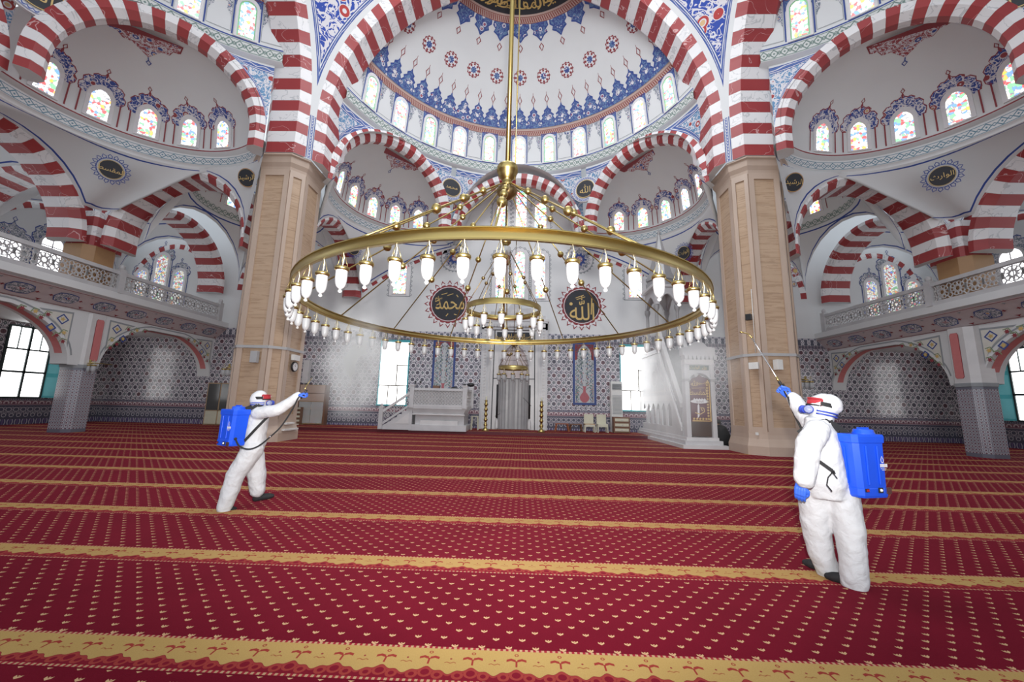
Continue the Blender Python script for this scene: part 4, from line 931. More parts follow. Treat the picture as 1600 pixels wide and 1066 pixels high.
for k in range(14):
    a = 2*pi*k/14-pi/2+.02; p0 = Vector((cx+.15*cos(a), cy+.15*sin(a), 5.18)); p1 = Vector((cx+(R1-.01)*cos(a), cy+(R1-.01)*sin(a), zr+.05))
    b = MB(); b.tube([p0, p1], .011, MT['brass'], 6)
    ro = b.build('hanging_rod', ch)
    for t, r in ((.22, .052), (.40, .058), (.60, .062)):
        q = p0.lerp(p1, t); g = MB(); g.lathe(q, [(.0, -r), (.4*r, -.95*r), (.75*r, -.68*r), (.98*r, -.25*r), (r, 0), (.98*r, .25*r), (.75*r, .68*r), (.4*r, .95*r), (0, r)], MT['brass'], 14, p1-p0); g.build('brass_ball', ro)
for k in range(60): a = 2*pi*(k+.35)/60; lamp(ch, cx+R1*cos(a)*.996, cy+R1*sin(a)*.996, zr-.05, 1.0, a)
# inner ring hung from the stem
b = MB(); b.tube([(cx, cy, 5.05), (cx, cy, 2.75)], .016, MT['dbrass'], 8); b.build('centre_stem', ch)
b = MB(); b.lathe((cx, cy, 4.18), [(0, .12), (.05, .10), (.09, .05), (.09, .0), (.06, -.03), (.0, -.04)], MT['brass'], 18); b.build('lower_boss', ch)
b = MB(); b.lathe((cx, cy, 4.00), [(.0, .12), (.09, .10), (.10, .0), (.08, -.05), (0, -.05)], MT['offw'], 18); b.lathe((cx, cy, 3.92), [(.082, .03), (.08, -.02), (.05, -.08), (0, -.1)], MT['wood'], 18); b.build('wrapped_motor', ch)
b = MB(); band(b, cx, cy, .60, 3.0, 3.09, .014, MT['brass'], 64); b.build('small_ring', ch)
for k in range(8):
    a = 2*pi*k/8+.3; p0 = Vector((cx+.05*cos(a), cy+.05*sin(a), 4.1)); p1 = Vector((cx+.6*cos(a), cy+.6*sin(a), 3.08))
    b = MB(); b.tube([p0, p1], .006, MT['dbrass'], 5); ro = b.build('hanging_rod', ch)
    g = MB(); g.ball(p0.lerp(p1, .55), .03, MT['dbrass'], 7); g.build('brass_ball', ro)
b = MB(); b.ball((cx, cy, 2.98), .045, MT['dbrass'], 8); b.build('brass_ball', ch)
for k in range(14): a = 2*pi*(k+.5)/14; lamp(ch, cx+.6*cos(a), cy+.6*sin(a), 3.0, .88, a)
# small chandelier in front of the prayer niche
ch2 = empty('chandelier', (-.05, 20.6, 3.4), 'small round brass chandelier hanging in front of the grey prayer niche', 'chandelier')
b = MB(); band(b, -.05, 20.6, .78, 3.34, 3.50, .03, MT['brass'], 40); b.build('ring', ch2)
b = MB(); b.lathe((-.05, 20.6, 4.75), [(0, .2), (.10, .18), (.13, .05), (.05, -.05), (.12, -.12), (0, -.2)], MT['dbrass'], 14); b.tube([(-.05, 20.6, 4.9), (-.05, 20.6, 10.9), (-.05, 22.3, 11.0)], .015, MT['dbrass'], 5); b.build('hub', ch2)
for k in range(6):
    a = 2*pi*k/6+.2; p0 = Vector((-.05, 20.6, 4.65)); p1 = Vector((-.05+.77*cos(a), 20.6+.77*sin(a), 3.5)); b = MB(); b.tube([p0, p1], .012, MT['dbrass'], 5); b.ball(p0.lerp(p1, .45), .07, MT['dbrass'], 7); b.build('hanging_rod', ch2)
for k in range(10): a = 2*pi*(k+.5)/10; lamp(ch2, -.05+.78*cos(a), 20.6+.78*sin(a), 3.34, 1.75, a)
# ---------------------------------------------------------------- prayer niche
mh = empty('prayer_niche', (-.04, QY, .15), 'tall grey carved marble prayer niche in the middle of the tiled wall', 'niche')
c0 = -.04; yF = QY-.42; b = MB()
for sg in (-1, 1):
    b.box((c0+sg*1.60, QY-.2, 3.15), (.56, .44, 6.0), MT['marble']); b.box((c0+sg*1.66, yF, 3.0), (.20, .06, 5.6), MT['marble_l'])
    for k in range(30): b.box((c0+sg*1.66, yF-.04, .5+k*.18), (.12, .05, .10), MT['marble'])
    b.box((c0+sg*1.42, yF-.02, 3.0), (.05, .1, 5.7), MT['marble_l'])
b.box((c0, QY-.2, 6.0), (3.76, .44, .5), MT['marble']); b.box((c0, yF, 6.0), (3.5, .08, .2), MT['marble_l'])
for k in range(18): b.box((c0-1.55+k*.182, yF-.05, 6.0), (.10, .05, .14), MT['marble'])
b.box((c0, QY-.2, 6.32), (3.9, .5, .14), MT['marble_l'])
crest = [(-1.75, 6.38), (-1.75, 6.6), (-1.45, 6.6), (-1.40, 6.82), (-1.0, 6.80), (-.92, 7.05), (-.4, 7.0), (-.3, 7.2), (0, 7.34)]; crest = crest+[(-x, z) for x, z in reversed(crest[:-1])]
fq = plane((c0, yF+.1, 0), (1, 0, 0), (0, -1, 0)); b.prism(crest, fq, -.1, .05, MT['marble']); b.prism([(x*.7, 6.42+(z-6.38)*.55) for x, z in crest], fq, .05, .09, MT['marble_l']); b.build('carved_frame', mh)
b = MB(); f = plane((c0, yF+.06, 0), (1, 0, 0), (0, -1, 0))
b.prism([(-1.32, .15), (-.88, .15), (-.88, 5.75), (-1.32, 5.75)], f, -.25, 0, MT['marble_l']); b.prism([(.88, .15), (1.32, .15), (1.32, 5.75), (.88, 5.75)], f, -.25, 0, MT['marble_l'])
b.prism([(-.88, 4.95), (.88, 4.95), (.88, 5.75), (-.88, 5.75)], f, -.25, 0, MT['marble_l']); b.strip(f, [(-1.2, .15), (-1.14, 5.72), (1.14, 5.72), (1.2, .15)], .05, MT['dark'], .02)
b.strip(f, [(-1.15, 2.95), (1.15, 2.95)], .04, MT['dark'], .02); b.build('inner_frame', mh)
b = MB(); b.prism([(-1.02, 5.08), (1.02, 5.08), (1.02, 5.60), (-1.02, 5.60)], f, 0, .03, MT['dark'])
for k, t_ in enumerate((NAMES[0], NAMES[1], NAMES[2], NAMES[3])): text(b, f, t_, .34, MT['gold'], -.72+.48*k, 5.34, .035, .8, 1.1)
b.build('inscription_panel', mh)
b = MB(); P = []
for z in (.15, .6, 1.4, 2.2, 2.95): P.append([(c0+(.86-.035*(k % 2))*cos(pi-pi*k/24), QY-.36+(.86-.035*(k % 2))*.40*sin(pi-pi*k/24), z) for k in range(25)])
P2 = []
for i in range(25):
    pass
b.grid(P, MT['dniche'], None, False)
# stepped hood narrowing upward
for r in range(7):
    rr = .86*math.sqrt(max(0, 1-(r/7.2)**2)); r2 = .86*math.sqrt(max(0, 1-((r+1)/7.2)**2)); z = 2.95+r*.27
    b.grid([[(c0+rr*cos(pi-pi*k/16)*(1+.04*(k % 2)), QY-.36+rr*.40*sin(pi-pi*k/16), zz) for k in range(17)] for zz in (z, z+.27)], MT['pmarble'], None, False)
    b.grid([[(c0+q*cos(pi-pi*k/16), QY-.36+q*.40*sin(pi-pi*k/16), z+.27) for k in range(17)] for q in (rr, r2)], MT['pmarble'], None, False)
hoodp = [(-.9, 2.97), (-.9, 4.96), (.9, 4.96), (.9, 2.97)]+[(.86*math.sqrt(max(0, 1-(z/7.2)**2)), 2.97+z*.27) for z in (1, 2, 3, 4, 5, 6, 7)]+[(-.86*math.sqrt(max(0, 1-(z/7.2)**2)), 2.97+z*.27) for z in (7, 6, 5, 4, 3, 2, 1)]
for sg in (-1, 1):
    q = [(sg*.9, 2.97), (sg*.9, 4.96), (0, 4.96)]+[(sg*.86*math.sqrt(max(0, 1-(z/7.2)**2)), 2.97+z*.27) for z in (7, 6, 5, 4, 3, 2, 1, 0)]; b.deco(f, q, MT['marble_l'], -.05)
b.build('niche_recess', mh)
for sg in (-1, 1):
    b = MB(); b.tube([(c0+sg*.90, yF+.02, .75), (c0+sg*.90, yF+.02, 2.6)], .055, MT['black'], 10); b.lathe((c0+sg*.90, yF+.02, .4), [(.10, -.2), (.10, .1), (.06, .3)], MT['marble_l'], 10); b.build('slim_black_column', mh)
b = MB(); b.tube([(c0+.55, yF-.15, 1.9), (c0+1.0, yF-.05, 1.45)], .012, MT['black'], 5); b.tube([(c0-1.0, yF-.05, .85), (c0-.72, yF-.15, 1.0)], .012, MT['black'], 5); b.build('microphone_arm', mh)
# candle holders
for x, lab in ((-1.42, 'tall turned brass candle holder left of the prayer niche'), (1.46, 'tall turned brass candle holder right of the prayer niche')):
    b = MB(); pr = [(.0, 0), (.19, 0), (.19, .05), (.10, .12), (.05, .2)]
    for k in range(5): z = .2+k*.26; pr += [(.05, z), (.095, z+.07), (.10, z+.12), (.05, z+.2), (.075, z+.23), (.045, z+.26)]
    pr += [(.09, 1.52), (.07, 1.56), (.03, 1.58), (0, 1.58)]; b.lathe((x, 20.55, .15), pr, MT['brass'], 16)
    o = tag(b.build('candle_holder', loc=(x, 20.55, .15)), lab, 'candle holder', 'brass candle holders'); b = MB(); b.lathe((x, 20.55, 1.73), [(.045, 0), (.045, .18), (0, .18)], MT['ivory'], 10); b.build('candle', o)
# tall framed tile panels with vases
for x, lab in ((-4.1, 'blue-framed tile panel with vase painting above the marble platform'), (3.97, 'blue-framed tile panel with vase painting right of the niche, beside the white air conditioner')):
    t = empty('tile_panel', (x, QY, 1.5), lab, 'panel', 'vase tile panels'); f = plane((x, QY-.01, 0), (1, 0, 0), (0, -1, 0)); z0, z1, w = 1.58, 5.15, .66
    b = MB()
    for q in ([(-w, z0), (w, z0), (w, z0+.12), (-w, z0+.12)], [(-w, z1-.12), (w, z1-.12), (w, z1), (-w, z1)], [(-w, z0+.12), (-w+.12, z0+.12), (-w+.12, z1-.12), (-w, z1-.12)], [(w-.12, z0+.12), (w, z0+.12), (w, z1-.12), (w-.12, z1-.12)]): b.prism(q, f, 0, .05, MT.setdefault('cobalt', flat('cobalt_tile', (.02, .045, .20), .15)))
    b.build('blue_frame', t); b = MB(); b.prism([(-w+.12, z0+.12), (w-.12, z0+.12), (w-.12, z1-.12), (-w+.12, z1-.12)], f, 0, .02, MT.setdefault('wtile', flat('white_tile', (.46, .47, .49), .2)))
    for sg in (-1, 1):
        b.deco(f, [(sg*.53, z1-.13), (0, z1-.13), (sg*.20, z1-.26), (sg*.36, z1-.5), (sg*.40, z1-1.0), (sg*.53, z1-1.05)], MT['redp'], .022)
        b.strip(f, [(0, z1-.2), (sg*.22, z1-.38), (sg*.34, z1-.62), (sg*.38, z1-1.1)], .03, MT['white'], .026)
    vs_ = [(-.10, 1.72), (-.24, 1.86), (-.27, 2.02), (-.18, 2.18), (-.08, 2.30), (-.07, 2.52), (-.11, 2.62)]; b.prism(vs_+[(-a, z) for a, z in reversed(vs_)], f, .02, .03, MT.setdefault('vase', flat('vase_red', (.40, .10, .12), .2)))
    lf = MT.setdefault('tleaf', flat('dark_green_glaze', (.05, .12, .11), .2))
    random.seed(3)
    for k in range(56):
        z = 1.75+k*.058
        for sg in (-1, 1):
            for xx in ((.06+.14*abs(sin(k*.9)), .25+.10*sin(k*1.3), .44+.05*sin(k*1.9)) if z > 2.62 else (.36+.05*sin(k*1.7), .47)):
                if abs(z-4.55)*.22+xx > .50 and z > 4.0: continue
                a0 = random.uniform(0, 3.1); L_ = random.uniform(.045, .075)
                b.deco(f, [(sg*xx+L_*cos(a0), z+L_*sin(a0)), (sg*xx-.022*sin(a0), z+.022*cos(a0)), (sg*xx-L_*cos(a0), z-L_*sin(a0)), (sg*xx+.022*sin(a0), z-.022*cos(a0))], random.choice([lf, lf, lf, MT['cobalt'], MT['vase']]), .0265+.0002*(k % 5))
    for sg in (-1, 1):
        b.strip(f, [(sg*(.05+.34*abs(sin(q*.42))), 2.62+q*.09) for q in range(22)], .022, lf, .025)
        b.strip(f, [(sg*.1, 2.45), (sg*.3, 2.60), (sg*.42, 2.45), (sg*.36, 2.2), (sg*.46, 1.9)], .03, lf, .025)
    b.build('painted_tiles', t)
# daylight windows of the prayer wall
for x, lab in ((-6.98, 'left'), (6.84, 'right')):
    f = plane((x, QY, 1.36), (1, 0, 0), (0, -1, 0)); w, h = .80, 3.58; b = MB(); tq = MT['turq']
    for q in ([(-w-.06, 0), (-w, 0), (-w, h), (-w-.06, h)], [(w, 0), (w+.06, 0), (w+.06, h), (w, h)], [(-w-.06, h), (w+.06, h), (w+.06, h+.14), (-w-.06, h+.14)], [(-w-.1, -.08), (w+.1, -.08), (w+.1, 0), (-w-.1, 0)]): b.prism(q, f, 0, .08, tq)
    wo = struct(b.build(nm('window')), 'tall bright daylight window in the tiled prayer wall, %s of the niche' % lab)
    b = MB(); b.add([f(-w, 0, .02), f(w, 0, .02), f(w, h, .02), f(-w, h, .02)], [(0, 1, 2, 3)], MT['day2'], [(0, 0), (1, 0), (1, 1), (0, 1)]); b.build('window_glass', wo)
    b = MB(); fm = MT.setdefault('fadeframe', flat('weathered_frame', (.22, .20, .16)))
    for u, v, du, dv in ((0, h*.30, 2*w, .06), (-.27, h*.15, .05, h*.3), (.27, h*.15, .05, h*.3), (.18, h*.47, .06, h*.34), (.5, h*.62, .64, .055)): b.prism([(u-du/2, v-dv/2), (u+du/2, v-dv/2), (u+du/2, v+dv/2), (u-du/2, v+dv/2)], f, .02, .05, fm)
    b.build('glazing_bar', wo)
# ---------------------------------------------------------------- marble platform with stair
pf = empty('marble_platform', (-3.8, 20.3, .15), 'grey marble preaching platform with side stair and pierced parapet', 'platform')
X0, X1, Yf, Yb = -5.15, -2.36, 19.75, 21.6; M_ = MT['marble']; ML = MT['marble_l']; zf = 1.28
b = MB(); b.box(((X0+X1)/2, (Yf+Yb)/2+.1, .27), (X1-X0+.1, Yb-Yf+.1, .30), M_); b.box(((X0+X1)/2+.05, (Yf+Yb)/2+.12, .62), (X1-X0-.3, Yb-Yf-.3, .6), M_); b.box(((X0+X1)/2+.05, Yf+.14, .52), (X1-X0-.9, .04, .22), ML); b.box(((X0+X1)/2, (Yf+Yb)/2, .93), (X1-X0-.1, Yb-Yf-.1, .07), ML); b.build('base', pf, bevel=.01)
b = MB()
for k in range(5): z = .98+k*.06; e = .16*(k/4.0)**1.6; b.box(((X0+X1)/2, (Yf+Yb)/2, z), (X1-X0-.22+e*1.6, Yb-Yf-.22+e*1.6, .062), M_)
b.box(((X0+X1)/2, (Yf+Yb)/2, zf-.02), (X1-X0+.1, Yb-Yf+.1, .08), M_); b.build('corbelled_floor', pf)
def lattice(b, f, x0, x1, z0, z1, mat, p=.17, th=.03, clipf=None):
    nx = max(1, int(round((x1-x0)/p))); nz = max(1, int(round((z1-z0)/p))); dx = (x1-x0)/nx; dz = (z1-z0)/nz
    for i in range(nx):
        for j in range(nz):
            cx_, cz_ = x0+dx*(i+.5), z0+dz*(j+.5)
            if clipf and not clipf(cx_, cz_): continue
            pts = [(cx_+dx*.36*cos(a), cz_+dz*.36*sin(a)) for a in [2*pi*k/6 for k in range(6)]]
            for k in range(6):
                q, r_ = pts[k], pts[(k+1) % 6]; b.bar(f(q[0], q[1], 0), f(r_[0], r_[1], 0), .02, th, mat, up=tuple(f(0, 0, 1)-f(0, 0, 0)))
            for k in (0, 3): q = pts[k]; b.bar(f(q[0], q[1], 0), f(q[0]+(.15*dx if k == 0 else -.15*dx), q[1], 0), .02, th, mat, up=tuple(f(0, 0, 1)-f(0, 0, 0)))
            for k in (1, 4): q = pts[k]; b.bar(f(q[0], q[1], 0), f(cx_, cz_+(dz*.5 if k == 1 else -dz*.5), 0), .02, th, mat, up=tuple(f(0, 0, 1)-f(0, 0, 0)))
for nmx, o_, u_, L in (('front', (X0, Yf, 0), (1, 0, 0), X1-X0), ('side', (X1, Yf, 0), (0, 1, 0), Yb-Yf)):
    f = plane(o_, u_, (0, -1, 0) if nmx == 'front' else (1, 0, 0)); b = MB()
    b.prism([(0, 2.12), (L, 2.12), (L, 2.24), (0, 2.24)], f, -.05, .06, M_); b.prism([(0, 1.30), (L, 1.30), (L, 1.42), (0, 1.42)], f, -.05, .06, M_); b.prism([(.1, 1.4), (L-.1, 1.4), (L-.1, 2.14), (.1, 2.14)], f, -.04, -.01, MT['dniche']); lattice(b, f, .15, L-.15, 1.42, 2.12, ML); b.build('parapet_panel', pf)
for x, y in ((X0+.02, Yf), (X1-.1, Yf), (X1, Yb)):
    b = MB(); b.box((x+.03, y, 1.80), (.22, .22, 1.1), M_); b.box((x+.03, y, 2.37), (.27, .27, .06), ML); b.build('corner_post', pf, bevel=.008)
b = MB(); xs0, xs1 = -6.55, X0; f = plane((0, Yf+.02, 0), (1, 0, 0), (0, -1, 0))
b.prism([(xs0-.2, .15), (xs1+.1, .15), (xs1+.1, 1.22), (xs0+.05, .34), (xs0-.2, .34)], f, -.12, .0, M_); b.prism([(xs1-.75, .45), (xs1-.05, .45), (xs1-.05, 1.0)], f, .0, .015, ML)
for k in range(6): b.box((xs0+.2+k*.22, Yf+.62, .15+.09*(k+1)), (.24, 1.1, .18*(k+1)), M_)
b.build('stair', pf)
b = MB(); b.bar(f(xs0, 1.02, 0), f(xs1, 2.02, 0), .10, .12, ML); b.bar(f(xs0, .42, 0), f(xs1, 1.40, 0), .08, .10, M_); lattice(b, f, xs0+.08, xs1-.04, .45, 2.0, ML, .15, .03, lambda x, z: .58+(x-xs0)*.70 < z < .94+(x-xs0)*.70); b.build('sloping_balustrade', pf)
b = MB(); b.box((xs0-.05, Yf, .70), (.2, .2, 1.05), M_); b.box((xs0-.05, Yf, 1.25), (.24, .24, .05), ML); b.ball((xs0-.05, Yf, 1.35), .08, ML, 6); b.build('newel_post', pf)
t = boxo('book_stand', (-3.98, 20.2, 1.86), (.32, .35, 1.06), MT['wood']); tag(t, 'small brown wooden book stand peeking over the platform parapet', 'book stand')
for x, lab in ((-5.0, 'pair of tiny black microphones on the platform corner post by the stair'), ): 
    b = MB()
    for dx in (0, .26): b.tube([(x+dx, 19.85, 2.42), (x+dx, 19.85, 2.50)], .02, MT['black'], 6); b.ball((x+dx, 19.85, 2.54), .055, MT['black'], 6)
    b.bar((x-.02, 19.85, 2.43), (x+.3, 19.85, 2.43), .03, .02, MT['black']); tag(b.build('microphone_pair'), lab, 'microphone')
b = MB(); b.ball((-2.2, 20.1, 2.46), .2, MT['black'], 8, (1, .8, .5)); b.box((-2.5, 20.0, 2.42), (.12, .12, .16), MT['black']); tag(b.build('black_bag'), 'dark bag lying on the platform corner nearest the prayer niche', 'bag')
b = MB(); b.ball((-3.15, 20.7, 2.22), .26, MT['black'], 8, (1, .6, .55)); b.box((-3.15, 20.7, 1.70), (.3, .3, .76), MT['black']); tag(b.build('black_cushion'), 'black rounded cushion showing above the middle of the platform parapet', 'cushion')
# ---------------------------------------------------------------- seats and cabinets by the wall
def stool(x, y, z, s, mat, label, cat='stool', name='stool', grp=None, w=.42, h=.45):
    t = empty(name, (x, y, z), label, cat, grp); b = MB(); b.box((x, y, z+h-.02), (w, w*.8, .04), mat); b.build('seat', t, bevel=.01)
    for sx in (-1, 1):
        for sy in (-1, 1): b = MB(); b.bar((x+sx*w*.40, y+sy*w*.30, z+h-.03), (x+sx*w*.50, y+sy*w*.38, z), .045, .045, mat); b.build('leg', t)
    return t
stool(-2.03, 21.0, .15, 1, MT['ivory'], 'small ivory plastic stool between the marble platform and the prayer niche', w=.36, h=.72)
stool(2.62, 21.6, .15, 1, MT.setdefault('orangew', flat('orange_wood', (.36, .12, .06), .4)), 'low orange-brown wooden stool right of the niche, nearer the candle holder', w=.72, h=.42)
stool(3.38, 21.75, .15, 1, MT['wood'], 'low dark brown wooden stool beside the pair of ivory chairs', w=.66, h=.40)
for x, lab in ((4.08, 'ivory covered chair with orange seat, the left of the two, under the vase panel'), (4.76, 'ivory covered chair next to the small drawer cabinet, the right of the two')):
    t = empty('covered_chair', (x, 21.5, .15), lab, 'chair', 'ivory chairs by the wall'); b = MB(); b.box((x, 21.72, .78), (.52, .07, .62), MT['ivory']); b.build('backrest', t, bevel=.02)
    b = MB(); b.box((x, 21.5, .56), (.54, .50, .07), MT['ivory'] if x > 4.4 else MT['woodl']); b.box((x, 21.26, .50), (.5, .03, .12), MT['ivory']); b.build('seat', t, bevel=.02)
    for sx in (-1, 1):
        for yy, z1 in ((21.28, .55), (21.72, .6)): b = MB(); b.bar((x+sx*.24, yy, z1), (x+sx*.26, yy, .15), .05, .05, MT['ivory']); b.build('leg', t)
t = empty('air_conditioner', (5.66, 22.0, .15), 'tall white floor-standing air conditioner left of the right-hand daylight window', 'air conditioner')
b = MB(); b.box((5.66, 22.05, 1.53), (.62, .40, 2.76), MT['offw']); b.build('body', t, bevel=.02)
b = MB(); b.box((5.66, 21.84, 2.62), (.5, .03, .32), MT['greyp']); [b.box((5.66, 21.82, 2.50+.06*k), (.5, .02, .015), MT['dark']) for k in range(5)]; b.build('air_outlet', t)
b = MB(); [b.box((5.66, 21.84, 1.15+.075*k), (.5, .025, .03), MT['greyp']) for k in range(14)]; b.build('intake_slats', t)
t = empty('drawer_cabinet', (5.75, 21.4, .15), 'small brown cabinet with three pale drawers before the air conditioner', 'cabinet')
b = MB(); b.box((5.75, 21.45, .57), (.86, .4, .84), MT['wood']); b.build('body', t, bevel=.01)
for k in range(3):
    b = MB(); b.box((5.75, 21.24, .32+.26*k), (.72, .03, .15), MT['ivory']); d_ = b.build('drawer', t, bevel=.005); b = MB(); b.box((5.75, 21.215, .32+.26*k), (.12, .02, .02), MT['steel']); b.build('handle', d_)
# bookcases
t = empty('bookcase', (-11.3, 22.0, .15), 'brown bookcase with pale upper doors and glazed shelves beside the left pier', 'bookcase')
bx, by = -11.35, 22.05; b = MB(); b.box((bx, by+.17, 1.25), (1.55, .04, 2.2), MT['wood'])
for sg in (-1, 1): b.box((bx+sg*.76, by, 1.25), (.10, .36, 2.2), MT['wood'])
for z in (.2, .62, 1.02, 1.42, 2.33): b.box((bx, by, z), (1.45, .34, .035), MT['woodl'])
b.build('body', t)
for z in (1.65, 2.10): b = MB(); b.box((bx, by-.17, z+.0), (1.40, .03, .42), MT.setdefault('pinkw', flat('pinkish_wood', (.46, .34, .28), .45))); b.build('upper_door', t, bevel=.008)
for sg in (-1, 1): b = MB(); b.box((bx+sg*.35, by-.17, .82), (.68, .015, 1.16), MT['clear']); b.build('glass_door', t)
random.seed(11); ORD = ['first', 'second', 'third', 'fourth', 'fifth', 'sixth', 'seventh', 'eighth', 'ninth', 'tenth', 'eleventh', 'twelfth', 'thirteenth', 'fourteenth', 'fifteenth', 'sixteenth', 'seventeenth', 'eighteenth', 'nineteenth', 'twentieth']
bcols = [flat('book_%s' % n, c) for n, c in (('green', (.07, .14, .10)), ('red', (.22, .03, .03)), ('cream', (.48, .42, .32)), ('navy', (.03, .05, .14)), ('tan', (.30, .20, .11)))]
bn = ['dark green', 'red', 'cream', 'navy', 'tan']
for lev, zz in (('middle', .64), ('upper', 1.04), ('lowest', .22)):
    xx = bx-.62; nb = 0
    while xx < bx+.6:
        w = random.uniform(.05, .09); h = random.uniform(.22, .33); ci = random.randrange(5); b = MB(); b.box((xx+w/2, by+.02, zz+h/2), (w*.9, .2, h), bcols[ci])
        o = tag(b.build('book', loc=(xx+w/2, by, zz)), '%s bound book, %s from the left on the %s glazed shelf' % (bn[ci], ORD[nb], lev), 'book', 'books in the glazed bookcase'); nb += 1; xx += w+random.choice([0, 0, .01, .14])
t = empty('glass_cabinet', (-16.7, 22.0, 0), 'light wooden cabinet with glass doors left of the left stone pier', 'cabinet')
b = MB(); b.box((-16.55, 22.2, 1.17), (1.5, .04, 2.34), MT['woodl'])
for x in (-17.28, -16.55, -15.82): b.box((x, 22.0, 1.17), (.06, .4, 2.34), MT['woodl'])
for z in (.05, .8, 1.55, 2.31): b.box((-16.55, 22.0, z), (1.5, .4, .05), MT['woodl'])
b.build('body', t)
for x in (-16.92, -16.18):
    b = MB(); b.box((x, 21.80, 1.55), (.66, .02, 1.46), MT.setdefault('dglass', flat('dark_glass', (.08, .08, .08), .1))); b.build('glass_door', t); b = MB(); b.box((x, 21.80, .42), (.66, .03, .7), MT['ivory']); b.build('lower_door', t)
t = empty('striped_shoe_rack', (-9.6, 18.5, 0), 'cream and brown slatted rack peeking out behind the left pier', 'rack')
b = MB(); b.box((-11.95, 21.6, .55), (.5, .34, 1.1), MT['wood']); b.build('frame', t)
for k in range(5): b = MB(); b.box((-11.95, 21.42, .16+k*.22), (.54, .06, .10), MT['ivory']); b.build('shelf_board', t)
t.location = (-11.95, 21.6, 0)
for c_ in t.children: c_.location = (11.95, -21.6, 0)
# white notice board-like slab behind the left pier
o = boxo('loudspeaker_column', (-11.98, 22.2, 3.1), (.34, .25, 1.3), MT['marble_l']); tag(o, 'tall pale grey column loudspeaker on the tiled wall above the slatted rack', 'loudspeaker')
# ---------------------------------------------------------------- minbar (stair pulpit)
mn = empty('minbar', (7.3, 18.5, 0), 'grey carved marble stair pulpit with tall gate, canopy and maroon curtain', 'pulpit')
xa, xb = 6.98, 8.12; ya, yb = 15.95, 21.6
def sidep(b, poly, x, th, mat): f = plane((x, 0, 0), (0, 1, 0), (-1, 0, 0)); b.prism(poly, f, 0, th, mat)
b = MB()
for k, (e, z0, z1) in enumerate(((.30, 0, .14), (.16, .14, .30), (.06, .30, .42))):
    b.add([(xa-e, ya-e, z0), (xb+e, ya-e, z0), (xb+e, yb+.6, z0), (xa-e, yb+.6, z0), (xa-e, ya-e, z1), (xb+e, ya-e, z1), (xb+e, yb+.6, z1), (xa-e, yb+.6, z1)], [(4, 5, 6, 7), (0, 1, 5, 4), (3, 0, 4, 7), (1, 2, 6, 5)], M_ if k % 2 else ML)
b.build('stepped_plinth', mn)
zt = 4.35; ys = 19.0
for x, th, nm_ in ((xa, .12, 'side_wall'), (xb, .12, 'side_wall')):
    b = MB(); f = plane((x+(.12 if x == xa else 0), 0, 0), (0, 1, 0), (-1, 0, 0))
    sidep_poly = [(16.35, .42), (yb, .42), (yb, .75), (16.35, .75)]; b.prism(sidep_poly, f, 0, th, M_)
    b.prism([(16.55, .75), (17.3, .75), (17.3, 1.9)], f, 0, th, M_)
    for yy in (17.3, 18.0, 18.7, 19.4, 20.1, 20.8): b.prism([(yy, .75), (yy+.22, .75), (yy+.22, 1.85), (yy, 1.85)], f, 0, th, M_)
    for yy in (17.52, 18.22, 18.92, 19.62, 20.32, 21.02):
        b.prism([(yy, 1.85), (yy+.48, 1.85), (yy+.48, 1.45), (yy+.38, 1.62), (yy+.24, 1.75), (yy+.10, 1.62), (yy, 1.45)], f, 0, th, M_)
        b.prism([(yy, .75), (yy+.48, .75), (yy+.48, 1.5), (yy, 1.5)], f, -.04, -.02, ML)
    b.prism([(17.0, 1.85), (yb, 1.85), (yb, 2.1), (17.25, 2.1)], f, 0, th, ML)
    b.prism([(17.25, 2.1), (yb, 2.1), (yb, zt), (19.0, zt)], f, 0, th, M_); b.prism([(18.0, 2.25), (20.2, 2.25), (20.2, 4.0), (19.1, 3.85)], f, th, th+.02, ML); b.prism([(18.15, 2.33), (20.1, 2.33), (20.1, 3.8), (19.15, 3.7)], f, th+.02, th+.03, M_)
    b.strip(f, [(19.45+.4*cos(2*pi*i/24), 2.95+.4*sin(2*pi*i/24)) for i in range(24)], .08, ML, th+.05, True); b.strip(f, [(19.45+.22*cos(2*pi*i/20), 2.95+.22*sin(2*pi*i/20)) for i in range(20)], .05, ML, th+.05, True)
    b.build(nm_, mn)
    b = MB(); y0, z0, y1, z1 = 16.45, .62, ys, zt; sl = (z1-z0)/(y1-y0)
    b.prism([(y0, z0), (y1, z1), (y1, z1+.16), (y0, z0+.16)], f, -.02, th+.04, ML); b.prism([(y0, z0+.95), (y1, z1+.95), (y1, z1+1.12), (y0, z0+1.12)], f, -.02, th+.04, ML)
    n = 20
    for k in range(n+1):
        yy = y0+(y1-y0)*k/n; zz = z0+sl*(yy-y0); b.bar(f(yy, zz+.15, .06), f(yy, zz+.97, .06), .05, .05, M_, up=(1, 0, 0))
        if k < n: y2 = y0+(y1-y0)*(k+1)/n; z2 = z0+sl*(y2-y0); b.bar(f(yy, zz+.15, .06), f(y2, z2+.97, .06), .035, .05, M_, up=(1, 0, 0)); b.bar(f(yy, zz+.97, .06), f(y2, z2+.15, .06), .035, .05, M_, up=(1, 0, 0))
    b.build('sloping_balustrade', mn)
b = MB()
for k in range(14): b.box(((xa+xb)/2, 16.55+k*.178, .42+(k+1)*.139), (xb-xa-.1, .19, .278*(k+1)*1.0), MT['dniche'])
b.box(((xa+xb)/2, (ys+yb)/2, zt-.1), (xb-xa+.1, yb-ys, .2), M_); b.build('steps', mn)
